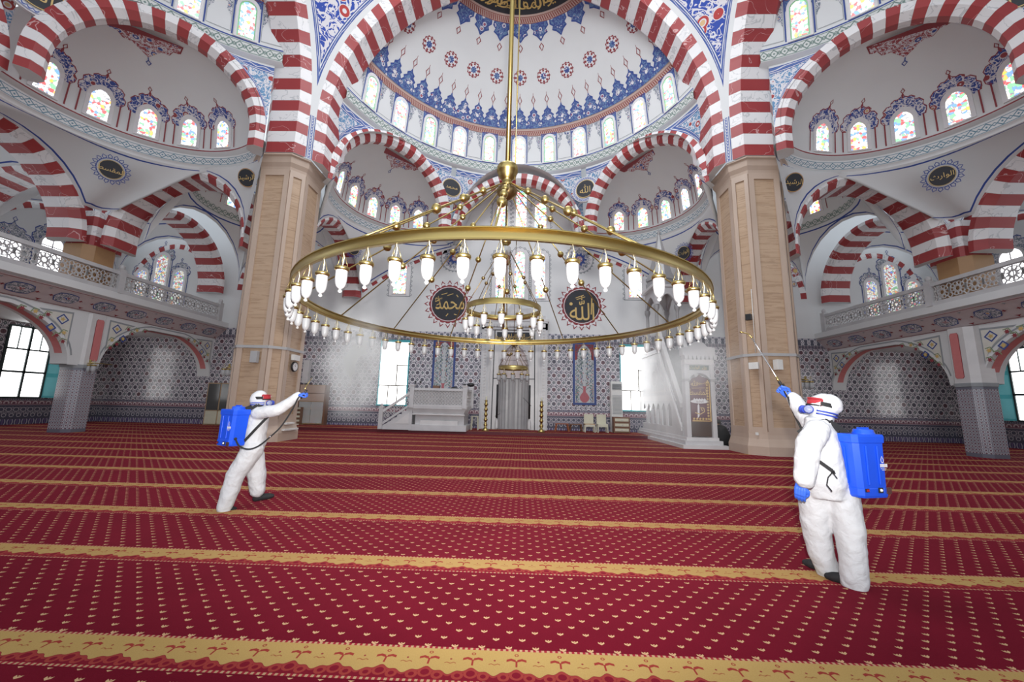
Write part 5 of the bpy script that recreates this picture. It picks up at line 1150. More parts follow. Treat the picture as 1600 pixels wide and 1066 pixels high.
# canopy
for x in (xa+.06, xb-.06):
    for y in (19.1, 20.5): b = MB(); b.lathe((x, y, zt), [(.13, 0), (.13, .12), (.085, .2), (.075, 1.9), (.10, 1.98), (.14, 2.1), (.14, 2.25)], MT['dniche'], 12); b.build('canopy_column', mn)
b = MB()
for f, L in ((plane((xa, 19.0, 0), (1, 0, 0), (0, -1, 0)), xb-xa), (plane((xa, 20.6, 0), (1, 0, 0), (0, -1, 0)), xb-xa), (plane((xa+.05, 19.0, 0), (0, 1, 0), (-1, 0, 0)), 1.6), (plane((xb, 19.0, 0), (0, 1, 0), (-1, 0, 0)), 1.6)):
    a_ = [(L-.14-(L-.28)*i/12, 6.6+.55*sin(pi*i/12)) for i in range(13)]
    for i in range(12): b.prism([a_[i], a_[i+1], (a_[i+1][0], 7.5), (a_[i][0], 7.5)], f, -.06, .06, M_)
    b.prism([(0, 6.6), (.14, 6.6), (.14, 7.5), (0, 7.5)], f, -.06, .06, M_); b.prism([(L-.14, 6.6), (L, 6.6), (L, 7.5), (L-.14, 7.5)], f, -.06, .06, M_)
b.box(((xa+xb)/2, 19.8, 7.55), (1.5, 1.8, .14), ML); b.build('canopy_arches', mn)
b = MB(); b.lathe(((xa+xb)/2, 19.8, 7.6), [(.72, 0), (.72, .35), (.78, .4), (.60, .8), (.06, 3.0), (.10, 3.1), (.03, 3.25), (0, 3.5)], MT['dniche'], 8, smooth=False); b.build('canopy_spire', mn)
# gate
f = plane(((xa+xb)/2, ya, 0), (1, 0, 0), (0, -1, 0)); w = (xb-xa)/2+.02; b = MB()
for sg in (-1, 1): b.prism([(sg*w, .42), (sg*(w-.17), .42), (sg*(w-.17), 3.3), (sg*w, 3.3)], f, -.28, .05, M_); b.prism([(sg*(w+.03), 2.62), (sg*(w-.19), 2.62), (sg*(w-.19), 2.72), (sg*(w+.03), 2.72)], f, -.28, .08, MT['dniche'])
ac = [(-(w-.17), 2.6)]+[((w-.17)*cos(pi-pi*i/12), 2.6+.35*sin(pi*i/12)) for i in range(13)]+[(w-.17, 2.6)]
b.prism([(-(w-.17), 3.3), (w-.17, 3.3)]+[(x, z) for x, z in reversed(ac)], f, -.25, .02, M_)
b.prism([(-w, 3.3), (w, 3.3), (w, 3.5), (-w, 3.5)], f, -.3, .08, ML)
for k in range(8): b.prism([(-w+.02+k*.165, 3.5), (-w+.14+k*.165, 3.5), (-w+.16+k*.165, 3.66), (-w+k*.165, 3.66)], f, -.25, .10, M_)
b.prism([(-w-.06, 3.66), (w+.06, 3.66), (w+.06, 3.98), (.35, 4.02), (.2, 4.18), (0, 4.26), (-.2, 4.18), (-.35, 4.02), (-w-.06, 3.98)], f, -.25, .10, M_); b.build('gate', mn, bevel=.006)
b = MB(); b.prism([(-.38, 3.07), (.38, 3.07), (.38, 3.26), (-.38, 3.26)], f, .02, .045, MT.setdefault('dgreen', flat('dark_green_paint', (.02, .06, .045)))); text(b, f, NAMES[1], .16, MT['gold'], -.18, 3.165, .05, 1, 1); text(b, f, ALLAH, .16, MT['gold'], .2, 3.165, .05); b.build('green_plaque', mn)
mar = MT.setdefault('maroon', flat('maroon_velvet', (.10, .012, .03), .9)); b = MB()
cu = [(-.40, 1.02), (.40, 1.02), (.40, 2.55), (.32, 2.72), (.1, 2.80), (0, 2.90), (-.1, 2.80), (-.32, 2.72), (-.40, 2.55)]; b.prism(cu, f, .0, .04, mar)
b.strip(f, [(-.36, 1.06), (.36, 1.06), (.36, 2.53), (.29, 2.68)], .045, MT['gold'], .045); 
for k in range(14): b.deco(f, star(.27, 1.15+k*.11, .03, .055, 5), MT['gold'], .046)
for k in range(6): b.deco(f, star(-.3+k*.12, 1.14, .03, .06, 5), MT['gold'], .046)
text(b, f, ALLAH, .24, MT['gold'], -.22, 2.55, .046); text(b, f, NAMES[3], .16, MT['gold'], .1, 2.55, .046); b.strip(f, [(-.34, 2.34), (.2, 2.36)], .02, MT['gold'], .046)
text(b, f, NAMES[0], .26, MT['gold'], -.08, 2.2, .046, .9, 1.3); b.deco(f, circ(-.05, 1.82, .36, 24, ry=.08), MT['white'], .046); text(b, f, NAMES[2], .12, mar, -.05, 1.82, .05)
for k in range(5): b.deco(f, star(-.25+k*.1, 1.90, .03, .06, 4), MT['white'], .05)
b.deco(f, [(-.16, 1.15), (-.08, 1.25), (-.07, 1.66), (-.10, 1.74), (-.14, 1.66)], MT['white'], .048); b.strip(f, [(-.25, 1.38), (-.05, 1.32), (.12, 1.42), (.10, 1.56), (-.02, 1.58), (.04, 1.45)], .035, MT['gold'], .050)
b.build('curtain', mn)
b = MB(); b.prism([(-.46, .45), (.46, .45), (.46, 1.05), (-.46, 1.05)], f, -.1, -.06, flat('dark_brown_door', (.07, .04, .03))); b.build('lower_door', mn)
# ---------------------------------------------------------------- fittings on the piers
gy = MT.setdefault('trunk', flat('grey_trunking', (.40, .40, .41), .4))
for sg, z in ((-1, 3.36), (1, 3.44)):
    b = MB(); ringprism(b, [(sg*9.48, 14.95, 1.03, z), (sg*9.48, 14.95, 1.03, z+.10)], gy); o = tag(b.build('cable_trunking'), 'grey cable trunking band around the %s stone pier' % ('left' if sg < 0 else 'right'), 'cable trunking', 'trunking bands on the piers')
def fit(name, c, d, mat, lab, cat, rz=0, grp=None): o = boxo(name, c, d, mat, None, .008, rz); return tag(o, lab, cat, grp)
fit('loudspeaker', (-9.30, 13.86, 3.02), (.24, .16, .42), gy, 'grey wall loudspeaker on the front face of the left pier', 'loudspeaker')
fit('loudspeaker', (9.36, 13.84, 3.12), (.22, .20, .36), MT['offw'], 'white wall loudspeaker on the front face of the right pier', 'loudspeaker', .2)
fit('floodlight', (8.62, 14.00, 3.08), (.30, .16, .24), MT['offw'], 'white floodlight on the chamfer of the right pier, below the trunking', 'light', -pi/4)
fit('camera_box', (8.60, 14.06, 4.86), (.18, .16, .22), MT['black'], 'small black box bracket high on the right pier', 'bracket', -pi/4)
fit('floodlight', (-8.40, 14.9, 3.12), (.12, .42, .22), MT['offw'], 'white floodlight above the wall clock on the left pier', 'light')
fit('light_switch', (8.62, 14.12, .72), (.10, .03, .10), MT['offw'], 'small white socket low on the right pier', 'socket')
b = MB(); b.tube([(8.72, 14.02, 3.56), (8.74, 14.02, 5.9)], .015, MT['offw'], 5); tag(b.build('cable'), 'thin white cable running up the right pier', 'cable')
ck = empty('wall_clock', (-8.46, 14.95, 2.78), 'round black-rimmed wall clock on the left pier', 'clock')
b = MB(); b.lathe((-8.46, 14.95, 2.78), [(.0, .05), (.15, .05), (.16, .06), (.19, .06), (.20, .03), (.20, 0)], MT['black'], 32, (1, 0, 0)); b.build('rim', ck)
b = MB(); b.lathe((-8.455, 14.95, 2.78), [(0, .052), (.155, .052)], MT['white'], 32, (1, 0, 0)); b.build('dial', ck)
fck = plane((-8.395, 14.95, 2.78), (0, 1, 0), (1, 0, 0)); b = MB()
for p, w in (((-.0, .11), .012), ((-.06, .05), .018)): b.strip(fck, [(0, 0), p], w, MT['black'], .001)
b.build('hand', ck)
b = MB()
for k in range(12): a = 2*pi*k/12; b.strip(fck, [(.125*cos(a), .125*sin(a)), (.145*cos(a), .145*sin(a))], .01, MT['black'], .0)
b.build('hour_marks', ck)
for z, l in ((.62, .55), (.40, .95)):
    fit('white_rail', (-8.36 if z < .5 else -8.42, 15.0, z), (.10, l, .07), MT['offw'], ('short upper' if z > .5 else 'long lower')+' white rail low on the side of the left pier', 'rail')
for x, y, lab in ((-12.2, 16.5, 'brass sconce with white cups behind the left edge of the left pier'), (12.15, 16.5, 'brass sconce with white cups right of the right pier, behind the raised arm'), (-17.7, 15.9, 'brass sconce with white cups on the left tiled column')):
    t = empty('wall_sconce', (x, y, 2.7), lab, 'wall lamp', None); b = MB(); b.lathe((x, y, 2.85), [(.0, .12), (.05, .1), (.03, 0), (.12, -.03), (0, -.06)], MT['brass'], 12); b.tube([(x, y, 2.85), (x, y+.9 if x < -15 else y+.3, 2.85)], .02, MT['brass'], 6); b.build('bracket', t)
    for k in (-1, 0, 1): lo = lamp(t, x+k*.2, y-.02, 2.98, 1.5)
# ---------------------------------------------------------------- people
def m_cloth():
    m = Mat('white_coverall', .75, spec=.2); n = m.noise(5, 3, dist=.6); n2 = m.noise(14, 3, dist=1.0)
    m.col(m.mix(n, (.50, .51, .54), (.60, .61, .63))); m.bump(n+n2*.4, .55, .035); return m.m
MT['suit'] = m_cloth(); MT['nitrile'] = flat('blue_nitrile', (.035, .12, .62), .45); MT['tank'] = flat('blue_plastic', (.012, .085, .70), .28); MT['shoe'] = flat('black_sock', (.012, .012, .014), .8)
MT['lens'] = flat('red_lens', (.36, .03, .04), .1); MT['mblue'] = flat('mask_blue', (.03, .06, .40), .4); MT['mgrey'] = flat('mask_grey', (.30, .33, .40), .45); MT['strap'] = flat('black_webbing', (.012, .012, .014), .8); MT['skin'] = flat('skin', (.46, .27, .19), .5)
def capsule(b, pts, rs, mat, n=12, sq=None):
    """tapered limb with rounded ends through pts"""
    b.tube(pts, rs, mat, n)
    b.ball(pts[0], rs[0], mat, 6); b.ball(pts[-1], rs[-1], mat, 6)
def ell(b, rings, mat, n=16, rot=0):
    """body lofted through ellipses (centre, rx along facing, ry across)"""
    P = []
    for (c, rx, ry) in rings:
        P.append([(c[0]+rx*cos(t)*cos(rot)-ry*sin(t)*sin(rot), c[1]+rx*cos(t)*sin(rot)+ry*sin(t)*cos(rot), c[2]) for t in [2*pi*k/n for k in range(n+1)]])
    b.grid(P, mat); vs = P[0][:-1]; b.add(vs, [tuple(range(n))[::-1]], mat); vs = P[-1][:-1]; b.add(vs, [tuple(range(n))], mat)
def skinned(b, name, parent, vox, it=4, disp=0.0):
    o = b.build(name, parent); r = o.modifiers.new('union', 'REMESH'); r.mode = 'VOXEL'; r.voxel_size = vox; r.use_smooth_shade = True
    s = o.modifiers.new('smooth', 'SMOOTH'); s.factor = .5; s.iterations = it
    if disp:
        t = bpy.data.textures.new('folds', 'CLOUDS'); t.noise_scale = .11; t.noise_depth = 2
        d = o.modifiers.new('folds', 'DISPLACE'); d.texture = t; d.texture_coords = 'GLOBAL'; d.strength = disp; d.mid_level = .5
    return o
def hand(b, w, f, up, side, mat, grip=.6, s=1.0, spread=.0):
    """gloved hand: wrist w, direction f, back of the hand up, thumb on side*(f x up)"""
    w = Vector(w); f = Vector(f).normalized(); up = Vector(up); up = (up-f*up.dot(f)).normalized(); x = f.cross(up)*side
    pc = w+f*.05*s
    for t in (-.028, -.010, .010, .028): b.tube([w+x*t*.8*s, w+f*.05*s+x*t*s, w+f*.088*s+x*t*s], [.017*s, .019*s, .015*s], mat, 8); b.ball(w+f*.088*s+x*t*s, .015*s, mat, 5)
    for k, (t, L) in enumerate(((.032, .070), (.011, .080), (-.011, .075), (-.031, .060))):
        p = w+f*.088*s+x*t*s; a = 0; pts = [p]; q = p
        for j, fr in enumerate((.42, .33, .25)):
            a += grip*(1.15 if j else .8); q = q+(f*cos(a)-up*sin(a)+x*spread*t*8)*L*fr*s; pts.append(q)
        b.tube(pts, [.0105*s, .010*s, .009*s, .008*s], mat, 7); b.ball(pts[-1], .0082*s, mat, 5)
        for q in pts[1:-1]: b.ball(q, .0100*s, mat, 5)
    p = w+f*.025*s+x*.026*s; pts = [p, p+f*.028*s+x*.026*s-up*.008*s, p+f*.055*s+x*.028*s-up*.03*grip*s-up*.008*s, p+f*.075*s+x*.016*s-up*.055*grip*s]
    b.tube(pts, [.015*s, .0125*s, .011*s, .009*s], mat, 7); b.ball(pts[-1], .009*s, mat, 5); b.ball(pts[1], .0125*s, mat, 5)
def shoe(b, heel, toe, mat, top):
    h = Vector(heel); t = Vector(toe); d = t-h
    capsule(b, [h+Vector((0, 0, .045)), h+d*.45+Vector((0, 0, .045)), h+d*.8+Vector((0, 0, .035)), t+Vector((0, 0, .03))], [.045, .048, .044, .03], mat, 10)
    capsule(b, [h+Vector((0, 0, .05))+d*.08, Vector(top)], [.045, .05], mat, 10)
def headgear(root, c, F, tilt, k=1.12):
    """goggles, respirator and their straps around a hooded head centred at c looking along F"""
    c = Vector(c); F = Vector(F).normalized(); F = (F+Vector((0, 0, tilt))).normalized(); X = F.cross(Vector((0, 0, 1))).normalized(); U = X.cross(F)
    b = MB(); P = []
    for v in (-.030, -.012, .012, .030): P.append([c+U*(.030+v)+F*((.112 if abs(v) < .02 else .103)*k*cos(a))+X*(.100*k*sin(a)) for a in [rad(-62+124*j/16.) for j in range(17)]])
    b.grid(P, MT['lens']); g = b.build('goggles', root); b = MB()
    for z in (-.033, .033): b.tube([c+U*(.030+z)+F*.107*k*cos(a)+X*.103*k*sin(a) for a in [rad(-66+132*j/16.) for j in range(17)]], .009, MT['lens'] if z > 0 else MT['strap'], 6)
    for s in (-1, 1): b.tube([c+U*(.03+z)+F*.107*k*cos(rad(66))+X*s*.103*k*sin(rad(66)) for z in (-.033, .033)], .010, MT['lens'], 6)
    b.build('goggle_frame', g); b = MB(); P = []
    for v in (-.020, .020): P.append([c+U*(.026-.03*(1-cos(a-rad(64)))*0+v-.012*abs(sin(a/2)))+F*(.121*k*cos(a))+X*(.114*k*sin(a)) for a in [rad(64+232*j/24.) for j in range(25)]])
    b.grid(P, MT['strap']); b.build('goggle_strap', g)
    b = MB(); m = c-U*.056+F*.095*k; b.ball(m, .05, MT['mgrey'], 10, (1, 1, .85)); b.ball(m+F*.03-U*.01, .032, MT['mblue'], 8)
    r = b.build('respirator', root)
    for s in (-1, 1):
        b = MB(); ax = (F*.55+X*s*.83).normalized(); q = m+X*s*.040+F*.010; b.lathe(q, [(.0, .0), (.036, .0), (.041, .012), (.041, .034), (.036, .04)], MT['mblue'], 20, ax); b.lathe(q, [(.035, .041), (.033, .046), (0, .048)], MT['mgrey'], 20, ax)
        for j in range(-2, 3): b.bar(q+ax*.049+U*j*.011-(U.cross(ax))*.028, q+ax*.049+U*j*.011+(U.cross(ax))*.028, .003, .003, MT['mblue'])
        b.build('filter_cartridge', r)
    b = MB()
    for dz in (-.005, -.032):
        b.tube([c-U*(.058)+U*(dz+.01)*(1 if 1 else 0)+F*(.118*k*cos(a))+X*(.118*k*sin(a)) for a in [rad(52+256*j/24.) for j in range(25)]], .008, MT['mblue'], 5)
    b.build('mask_strap', r)
def sprayer(name, label, c, F, hgt=.52, w=.36, d=.19, lean=0.0):
    """knapsack sprayer tank centred at c, its flat side towards the wearer who looks along F"""
    t = empty(name, c, label, 'backpack sprayer', 'backpack sprayers'); C = Vector(c); F = Vector((F[0], F[1], 0)).normalized(); X = Vector((F.y, -F.x, 0)); Z = (Vector((0, 0, 1))+F*lean).normalized()
    def sec(z, k=1.0, kk=1.0): 
        a, e = w/2*k, d/2*kk; ch = .035
        return [C+Z*z+X*x+F*y for x, y in ((-a, e), (-a, -e+ch), (-a+ch, -e), (a-ch, -e), (a, -e+ch), (a, e))]
    b = MB(); rows = [sec(-hgt/2, .93, .95), sec(-hgt/2+.02, .97), sec(-hgt/2+.08, .97), sec(-hgt/2+.085, .94, .95), sec(hgt/2-.08, 1.0), sec(hgt/2-.075, 1.06, 1.06), sec(hgt/2-.02, 1.08, 1.08), sec(hgt/2, 1.04, 1.04)]
    for i in range(len(rows)-1):
        A, B = rows[i], rows[i+1]
        for k in range(6): b.add([A[k], A[(k+1) % 6], B[(k+1) % 6], B[k]], [(0, 1, 2, 3)], MT['tank'])
    b.add(rows[0], [tuple(range(6))], MT['tank']); b.add(rows[-1], [tuple(range(6))], MT['tank'])
    for x in (-.07, .06): b.bar(C-F*(d/2+.001)+X*x-Z*(hgt*.30), C-F*(d/2+.006)+X*x+Z*(hgt*.32), .018, .012, MT['tank'], up=tuple(F))
    b.bar(C-X*(w/2+.002)-Z*(hgt*.30), C-X*(w/2+.004)+Z*(hgt*.30), .012, .012, MT['tank']); b.build('tank', t, bevel=.008)
    b = MB(); q = C+Z*(hgt/2)+X*.07; b.lathe(q, [(.085, -.01), (.085, .012), (.078, .018), (.078, .035), (.07, .042), (0, .044)], MT['tank'], 24, Z); l = b.build('lid', t)
    b = MB(); b.bar(q+Z*.05-X*.06, q+Z*.05+X*.06, .02, .02, MT['tank']); b.build('lid_grip', l)
    f = plane(C-F*(d/2+.006), X*1.0, -F, Z); f = (lambda u, v, h=0.: C+X*u+Z*v-F*(d/2+.004+.02*0+h))
    b = MB(); wp = MT['white']; b.strip(f, [(.10, .085), (.085, .055), (.088, .035), (.10, .028), (.112, .035), (.115, .055)], .007, wp, .004, True)
    for k in range(7): b.deco(f, [(.055+k*.0145, -.012), (.067+k*.0145, -.012), (.067+k*.0145, .018), (.055+k*.0145, .018)], wp, .004)
    b.strip(f, [(.07, -.024), (.14, -.024)], .004, wp, .004); b.strip(f, [(.085, -.036), (.13, -.036)], .004, wp, .004); b.build('printed_mark', t)
    b = MB(); b.prism([(-.13, -.225), (-.09, -.225), (-.09, -.195), (-.13, -.195)], f, 0, .006, MT['strap']); b.prism([(-.122, -.22), (-.098, -.22), (-.098, -.2), (-.122, -.2)], f, .004, .012, MT['lens']); b.build('red_switch', t)
    b = MB(); b.prism([(.02, -.235), (.07, -.235), (.07, -.19), (.02, -.19)], f, 0, .006, MT['strap']); b.ball(f(.045, -.212, .006), .014, MT['offw'], 6); b.build('charging_socket', t)
    b = MB(); b.prism([(.105, -.245), (.165, -.245), (.165, -.19), (.105, -.19)], f, 0, .008, MT['steel']); b.build('metal_plate', t)
    return t, C, F, X, Z
def smooth(p, n=5):
    out = []
    for i in range(len(p)-1):
        a, b, c, d = p[max(i-1, 0)], p[i], p[i+1], p[min(i+2, len(p)-1)]
        for k in range(n):
            t = k/n; out.append(.5*((2*b)+(c-a)*t+(2*a-5*b+4*c-d)*t*t+(3*b-a-3*c+d)*t**3))
    return out+[p[-1]]
def strapline(b, pts, w=.035, up=(0, 0, 1)):
    for p, q in zip(pts[:-1], pts[1:]): b.bar(p, q, w, .008, MT['strap'], up=up)
# ---- person on the left, arm held out to the right
F = (.75, .66, 0); px = empty('person', (-3.52, 5.76, 0), 'person in white hooded coverall walking beside the left pier, one arm stretched out spraying', 'person', 'disinfection crew')
c = Vector((-3.50, 5.78, 0)); rot = math.atan2(F[1], F[0]); rt = Vector((.66, -.75, 0)); Fv = Vector(F)
b = MB(); S_ = MT['suit']
ell(b, [(c-Fv*.02+Vector((0, 0, .78)), .13, .17), (c+Vector((0, 0, .90)), .165, .20), (c+Fv*.0+Vector((0, 0, 1.05)), .15, .185), (c+Fv*.01+Vector((0, 0, 1.22)), .155, .20), (c+Fv*.02+Vector((0, 0, 1.34)), .13, .19), (c+Fv*.03+Vector((0, 0, 1.42)), .09, .12), (c+Fv*.04+Vector((0, 0, 1.47)), .075, .08)], S_, 18, rot)
hd = Vector((-3.500, 5.820, 1.538)); 
b.ball(hd-Fv*.02, .118, S_, 12, (1.0, 1.0, 1.12)); capsule(b, [c+Fv*.04+Vector((0, 0, 1.40)), hd-Vector((0, 0, .05))], [.085, .09], S_)
sh = c+rt*.175+Vector((0, 0, 1.34)); capsule(b, [sh, Vector((-3.094, 5.620, 1.390)), Vector((-2.925, 5.640, 1.522)), Vector((-2.840, 5.640, 1.597))], [.095, .085, .068, .060], S_, 14)
sl = c-rt*.185+Vector((0, 0, 1.33)); capsule(b, [sl, sl-rt*.02+Vector((0, 0, -.27)), sl-Fv*.02+Vector((0, 0, -.50))], [.09, .078, .065], S_)
capsule(b, [c+rt*.09+Vector((0, 0, .84)), Vector((-3.622, 5.660, 0.451)), Vector((-3.697, 5.640, 0.042))], [.145, .118, .10], S_, 14)
capsule(b, [c-rt*.07+Vector((0, 0, .84)), Vector((-3.471, 5.900, 0.440)), Vector((-3.454, 5.930, 0.218))], [.145, .125, .105], S_, 14)
skinned(b, 'hooded_coverall', px, .013, 5, .022)
b = MB(); hn = Vector((-2.840, 5.640, 1.597)); hand(b, hn, (.80, .05, .35), (-.2, -.2, .9), 1, MT['nitrile'], .95, 1.15); capsule(b, [hn-Vector((.05, 0, .02)), hn+Vector((.02, 0, .01))], [.045, .038], MT['nitrile']); skinned(b, 'glove', px, .0045, 2)
b = MB(); q = sl-Fv*.02+Vector((0, 0, -.53)); hand(b, q, (.1, .1, -1), (-.6, .7, 0), -1, MT['nitrile'], .8, 1.1); skinned(b, 'glove', px, .0045, 2)
b = MB(); shoe(b, Vector((-3.474, 5.950, 0.052)), Vector((-3.276, 6.020, 0.095)), MT['shoe'], Vector((-3.474, 5.950, 0.195))); skinned(b, 'sock_shoe', px, .008, 2)
b = MB(); shoe(b, Vector((-3.694, 5.640, -0.042)), Vector((-3.610, 5.720, -0.026)), MT['shoe'], Vector((-3.698, 5.640, 0.051))); skinned(b, 'sock_shoe', px, .008, 2)
b = MB(); b.ball(hd+Fv*.045-Vector((0, 0, .01)), .085, MT['skin'], 10, (1, 1, 1.15)); b.build('face', px)
headgear(px, hd+Fv*.01, (.93, .25, 0), .02)
tk, C, F_, X_, Z_ = sprayer('backpack_sprayer', 'blue tank sprayer with black hose worn by the person on the left', tuple(c-Fv*.25+Vector((.0, -.04, 1.14))), (.42, .91), .50, .35, .20, .03)
b = MB(); strapline(b, [C+F_*.10+X_*.10+Z_*.22, c+rt*.10+Fv*-.02+Vector((0, 0, 1.455)), c+rt*.12+Fv*.12+Vector((0, 0, 1.40))], .04, tuple(rt)); b.build('shoulder_strap', tk); b = MB(); strapline(b, [C+F_*.09+X_*.16-Z_*.20, c+rt*.225-Fv*.02+Vector((0, 0, 1.12)), c+rt*.20+Fv*.12+Vector((0, 0, 1.30))], .035, tuple(rt)); b.build('shoulder_strap', tk)
b = MB(); strapline(b, [C+F_*.10-X_*.10+Z_*.22, c-rt*.10+Fv*-.02+Vector((0, 0, 1.455)), c-rt*.12+Fv*.12+Vector((0, 0, 1.40))], .04, tuple(rt)); b.build('shoulder_strap', tk)
hp = [Vector(q_) for q_ in ((-3.497, 5.400, 0.996), (-3.417, 5.380, 0.907), (-3.301, 5.400, 0.865), (-3.198, 5.450, 0.905), (-3.084, 5.500, 1.024), (-2.980, 5.540, 1.155), (-2.896, 5.580, 1.333), (-2.841, 5.600, 1.478), (-2.804, 5.600, 1.570), (-2.749, 5.620, 1.644))]
b = MB(); b.tube(smooth(hp), .010, MT['strap'], 8); b.ball(hp[0], .02, MT['strap'], 6); b.ball(hp[4], .014, MT['steel'], 5); b.build('hose', tk)
b = MB(); b.tube([hn+Vector((.05, 0, -.03)), hn+Vector((.10, .0, .05)), hn+Vector((.13, 0, .09))], [.018, .016, .012], MT['black'], 8); wd = b.build('trigger_handle', tk)
b = MB(); b.tube([Vector((-2.757, 5.660, 1.692)), Vector((-2.757, 5.700, 1.749)), Vector((-2.739, 5.800, 1.878))], [.008, .006, .004], MT['brass'], 6); b.build('lance', wd)
# ---- person on the right, lance raised towards the pier
F = (-.80, .60, 0); Fv = Vector(F); rt = Vector((.60, .80, 0)); px = empty('person', (3.35, 4.0, 0), 'person in white hooded coverall seen from behind, raising a spray lance towards the right pier', 'person', 'disinfection crew')
c = Vector((3.36, 4.02, 0)); rot = math.atan2(F[1], F[0]); b = MB()
ell(b, [(c+Vector((0, 0, .74)), .17, .19), (c+Vector((.0, 0, .88)), .19, .225), (c+Vector((0, 0, 1.03)), .175, .215), (c+Fv*.0+Vector((0, 0, 1.22)), .165, .22), (c+Fv*.01+Vector((0, 0, 1.36)), .14, .21), (c+Fv*.02+Vector((0, 0, 1.45)), .10, .14), (c+Fv*.03+Vector((0, 0, 1.50)), .09, .10)], S_, 20, rot)
hd = Vector((3.409, 4.020, 1.600)); b.ball(hd, .12, S_, 12, (1.08, 1.0, 1.08)); b.ball(hd-Fv*.055+Vector((0, 0, .02)), .105, S_, 10); capsule(b, [c+Vector((0, 0, 1.44)), hd-Vector((0, 0, .04))], [.10, .10], S_)
sh = c-rt*.19+Fv*.02+Vector((0, 0, 1.38)); el = Vector((3.054, 3.800, 1.149)); wr = Vector((3.012, 3.800, 0.944)); capsule(b, [sh, el+Vector((.02, 0, .10)), el, wr], [.105, .105, .10, .088], S_, 14)
s2 = c+rt*.16+Fv*.03+Vector((0, 0, 1.38)); w2 = Vector((3.460, 4.520, 1.697)); capsule(b, [s2, s2*.5+w2*.5+Vector((0, 0, -.03)), w2*.85+s2*.15, w2], [.10, .088, .075, .066], S_, 14)
capsule(b, [c+Vector((.10, -.04, .82)), Vector((3.461, 3.920, 0.441)), Vector((3.447, 3.900, 0.255)), Vector((3.440, 3.900, 0.045))], [.15, .118, .108, .108], S_, 16)
capsule(b, [c+Vector((-.07, .06, .80)), Vector((3.301, 4.120, 0.392)), Vector((3.336, 4.130, 0.180)), Vector((3.389, 4.140, 0.035))], [.15, .118, .106, .10], S_, 16)
skinned(b, 'hooded_coverall', px, .013, 5, .024)
b = MB(); hf = (-.45, .45, .72); hand(b, w2+Vector((-.02, .02, .02)), hf, (.6, .5, .3), -1, MT['nitrile'], .95, 1.15); capsule(b, [w2, w2+Vector((-.03, .03, .04))], [.05, .036], MT['nitrile']); skinned(b, 'glove', px, .0045, 2)
b = MB(); w3 = wr+Vector((-.02, .02, -.05)); hand(b, w3, (-.1, .15, -1), (-.6, -.6, 0), -1, MT['nitrile'], .35, 1.1); capsule(b, [wr, w3], [.05, .036], MT['nitrile']); skinned(b, 'glove', px, .0045, 2)
b = MB(); q = Vector((3.411, 4.160, -0.024)); shoe(b, (q.x, q.y, .0), Vector((3.289, 4.300, 0.022)), MT['shoe'], q+Vector((0, 0, .05))); skinned(b, 'sock_shoe', px, .008, 2)
b = MB(); q = Vector((3.450, 3.900, -0.013)); shoe(b, (q.x, q.y, -.0), (q.x-.14, q.y+.14, .0), MT['shoe'], q+Vector((0, 0, .08))); skinned(b, 'sock_shoe', px, .008, 2)
b = MB(); b.ball(hd+Vector((-.045, .02, -.01)), .085, MT['skin'], 10, (1, 1, 1.15)); b.build('face', px)
headgear(px, hd+Vector((-.01, .01, 0)), (-.97, .20, 0), .22)
tk, C, F_, X_, Z_ = sprayer('backpack_sprayer', 'large blue tank sprayer with red switch worn by the person on the right', (3.60, 3.88, 1.075), (-.24, .97), .56, .345, .21, .0)
b = MB(); strapline(b, [C+F_*.10-X_*.10+Z_*.22, c-rt*.06-Fv*.08+Vector((0, 0, 1.47)), c-rt*.15+Fv*.06+Vector((0, 0, 1.44)), c-rt*.16+Fv*.17+Vector((0, 0, 1.34))], .045, tuple(rt)); b.build('shoulder_strap', tk); b = MB(); strapline(b, [C+F_*.11-X_*.15-Z_*.20, c-rt*.24-Fv*.06+Vector((0, 0, 1.02)), c-rt*.23+Fv*.10+Vector((0, 0, 1.15))], .03, tuple(rt)); b.build('shoulder_strap', tk)
b = MB(); strapline(b, [C+F_*.10+X_*.10+Z_*.22, c+rt*.08-Fv*.06+Vector((0, 0, 1.48)), c+rt*.12+Fv*.10+Vector((0, 0, 1.43))], .045, tuple(rt)); b.build('shoulder_strap', tk)
b = MB(); b.tube([Vector(q_) for q_ in ((3.275, 3.760, 0.958), (3.196, 3.700, 1.022), (3.152, 3.700, 0.977), (3.149, 3.720, 0.907), (3.188, 3.720, 0.853))], .005, MT['strap'], 6); b.build('loose_strap_end', tk)
g0 = Vector((3.372, 4.600, 1.887)); b = MB(); b.tube([Vector((3.418, 4.520, 1.696)), Vector((3.408, 4.570, 1.784)), g0], [.018, .020, .016], MT['black'], 10); b.tube([Vector((3.407, 4.580, 1.857)), Vector((3.416, 4.520, 1.761))], .008, MT['black'], 6); hd_ = b.build('trigger_handle', tk)
b = MB(); b.tube([g0, Vector((3.349, 4.780, 2.159)), Vector((3.307, 4.960, 2.465))], .007, MT['steel'], 8); b.tube([g0, g0+(Vector((3.359, 4.620, 1.939))-g0)], .012, MT['brass'], 8); b.build('lance', hd_)
b = MB(); q = Vector((3.307, 4.960, 2.465)); b.tube([q, Vector((3.293, 5.000, 2.513)), Vector((3.233, 5.050, 2.546))], .007, MT['brass'], 8); b.ball(q, .014, MT['brass'], 6); b.tube([Vector((3.244, 5.040, 2.540)), Vector((3.223, 5.060, 2.548))], [.010, .012], MT['brass'], 8); b.build('nozzle', hd_)
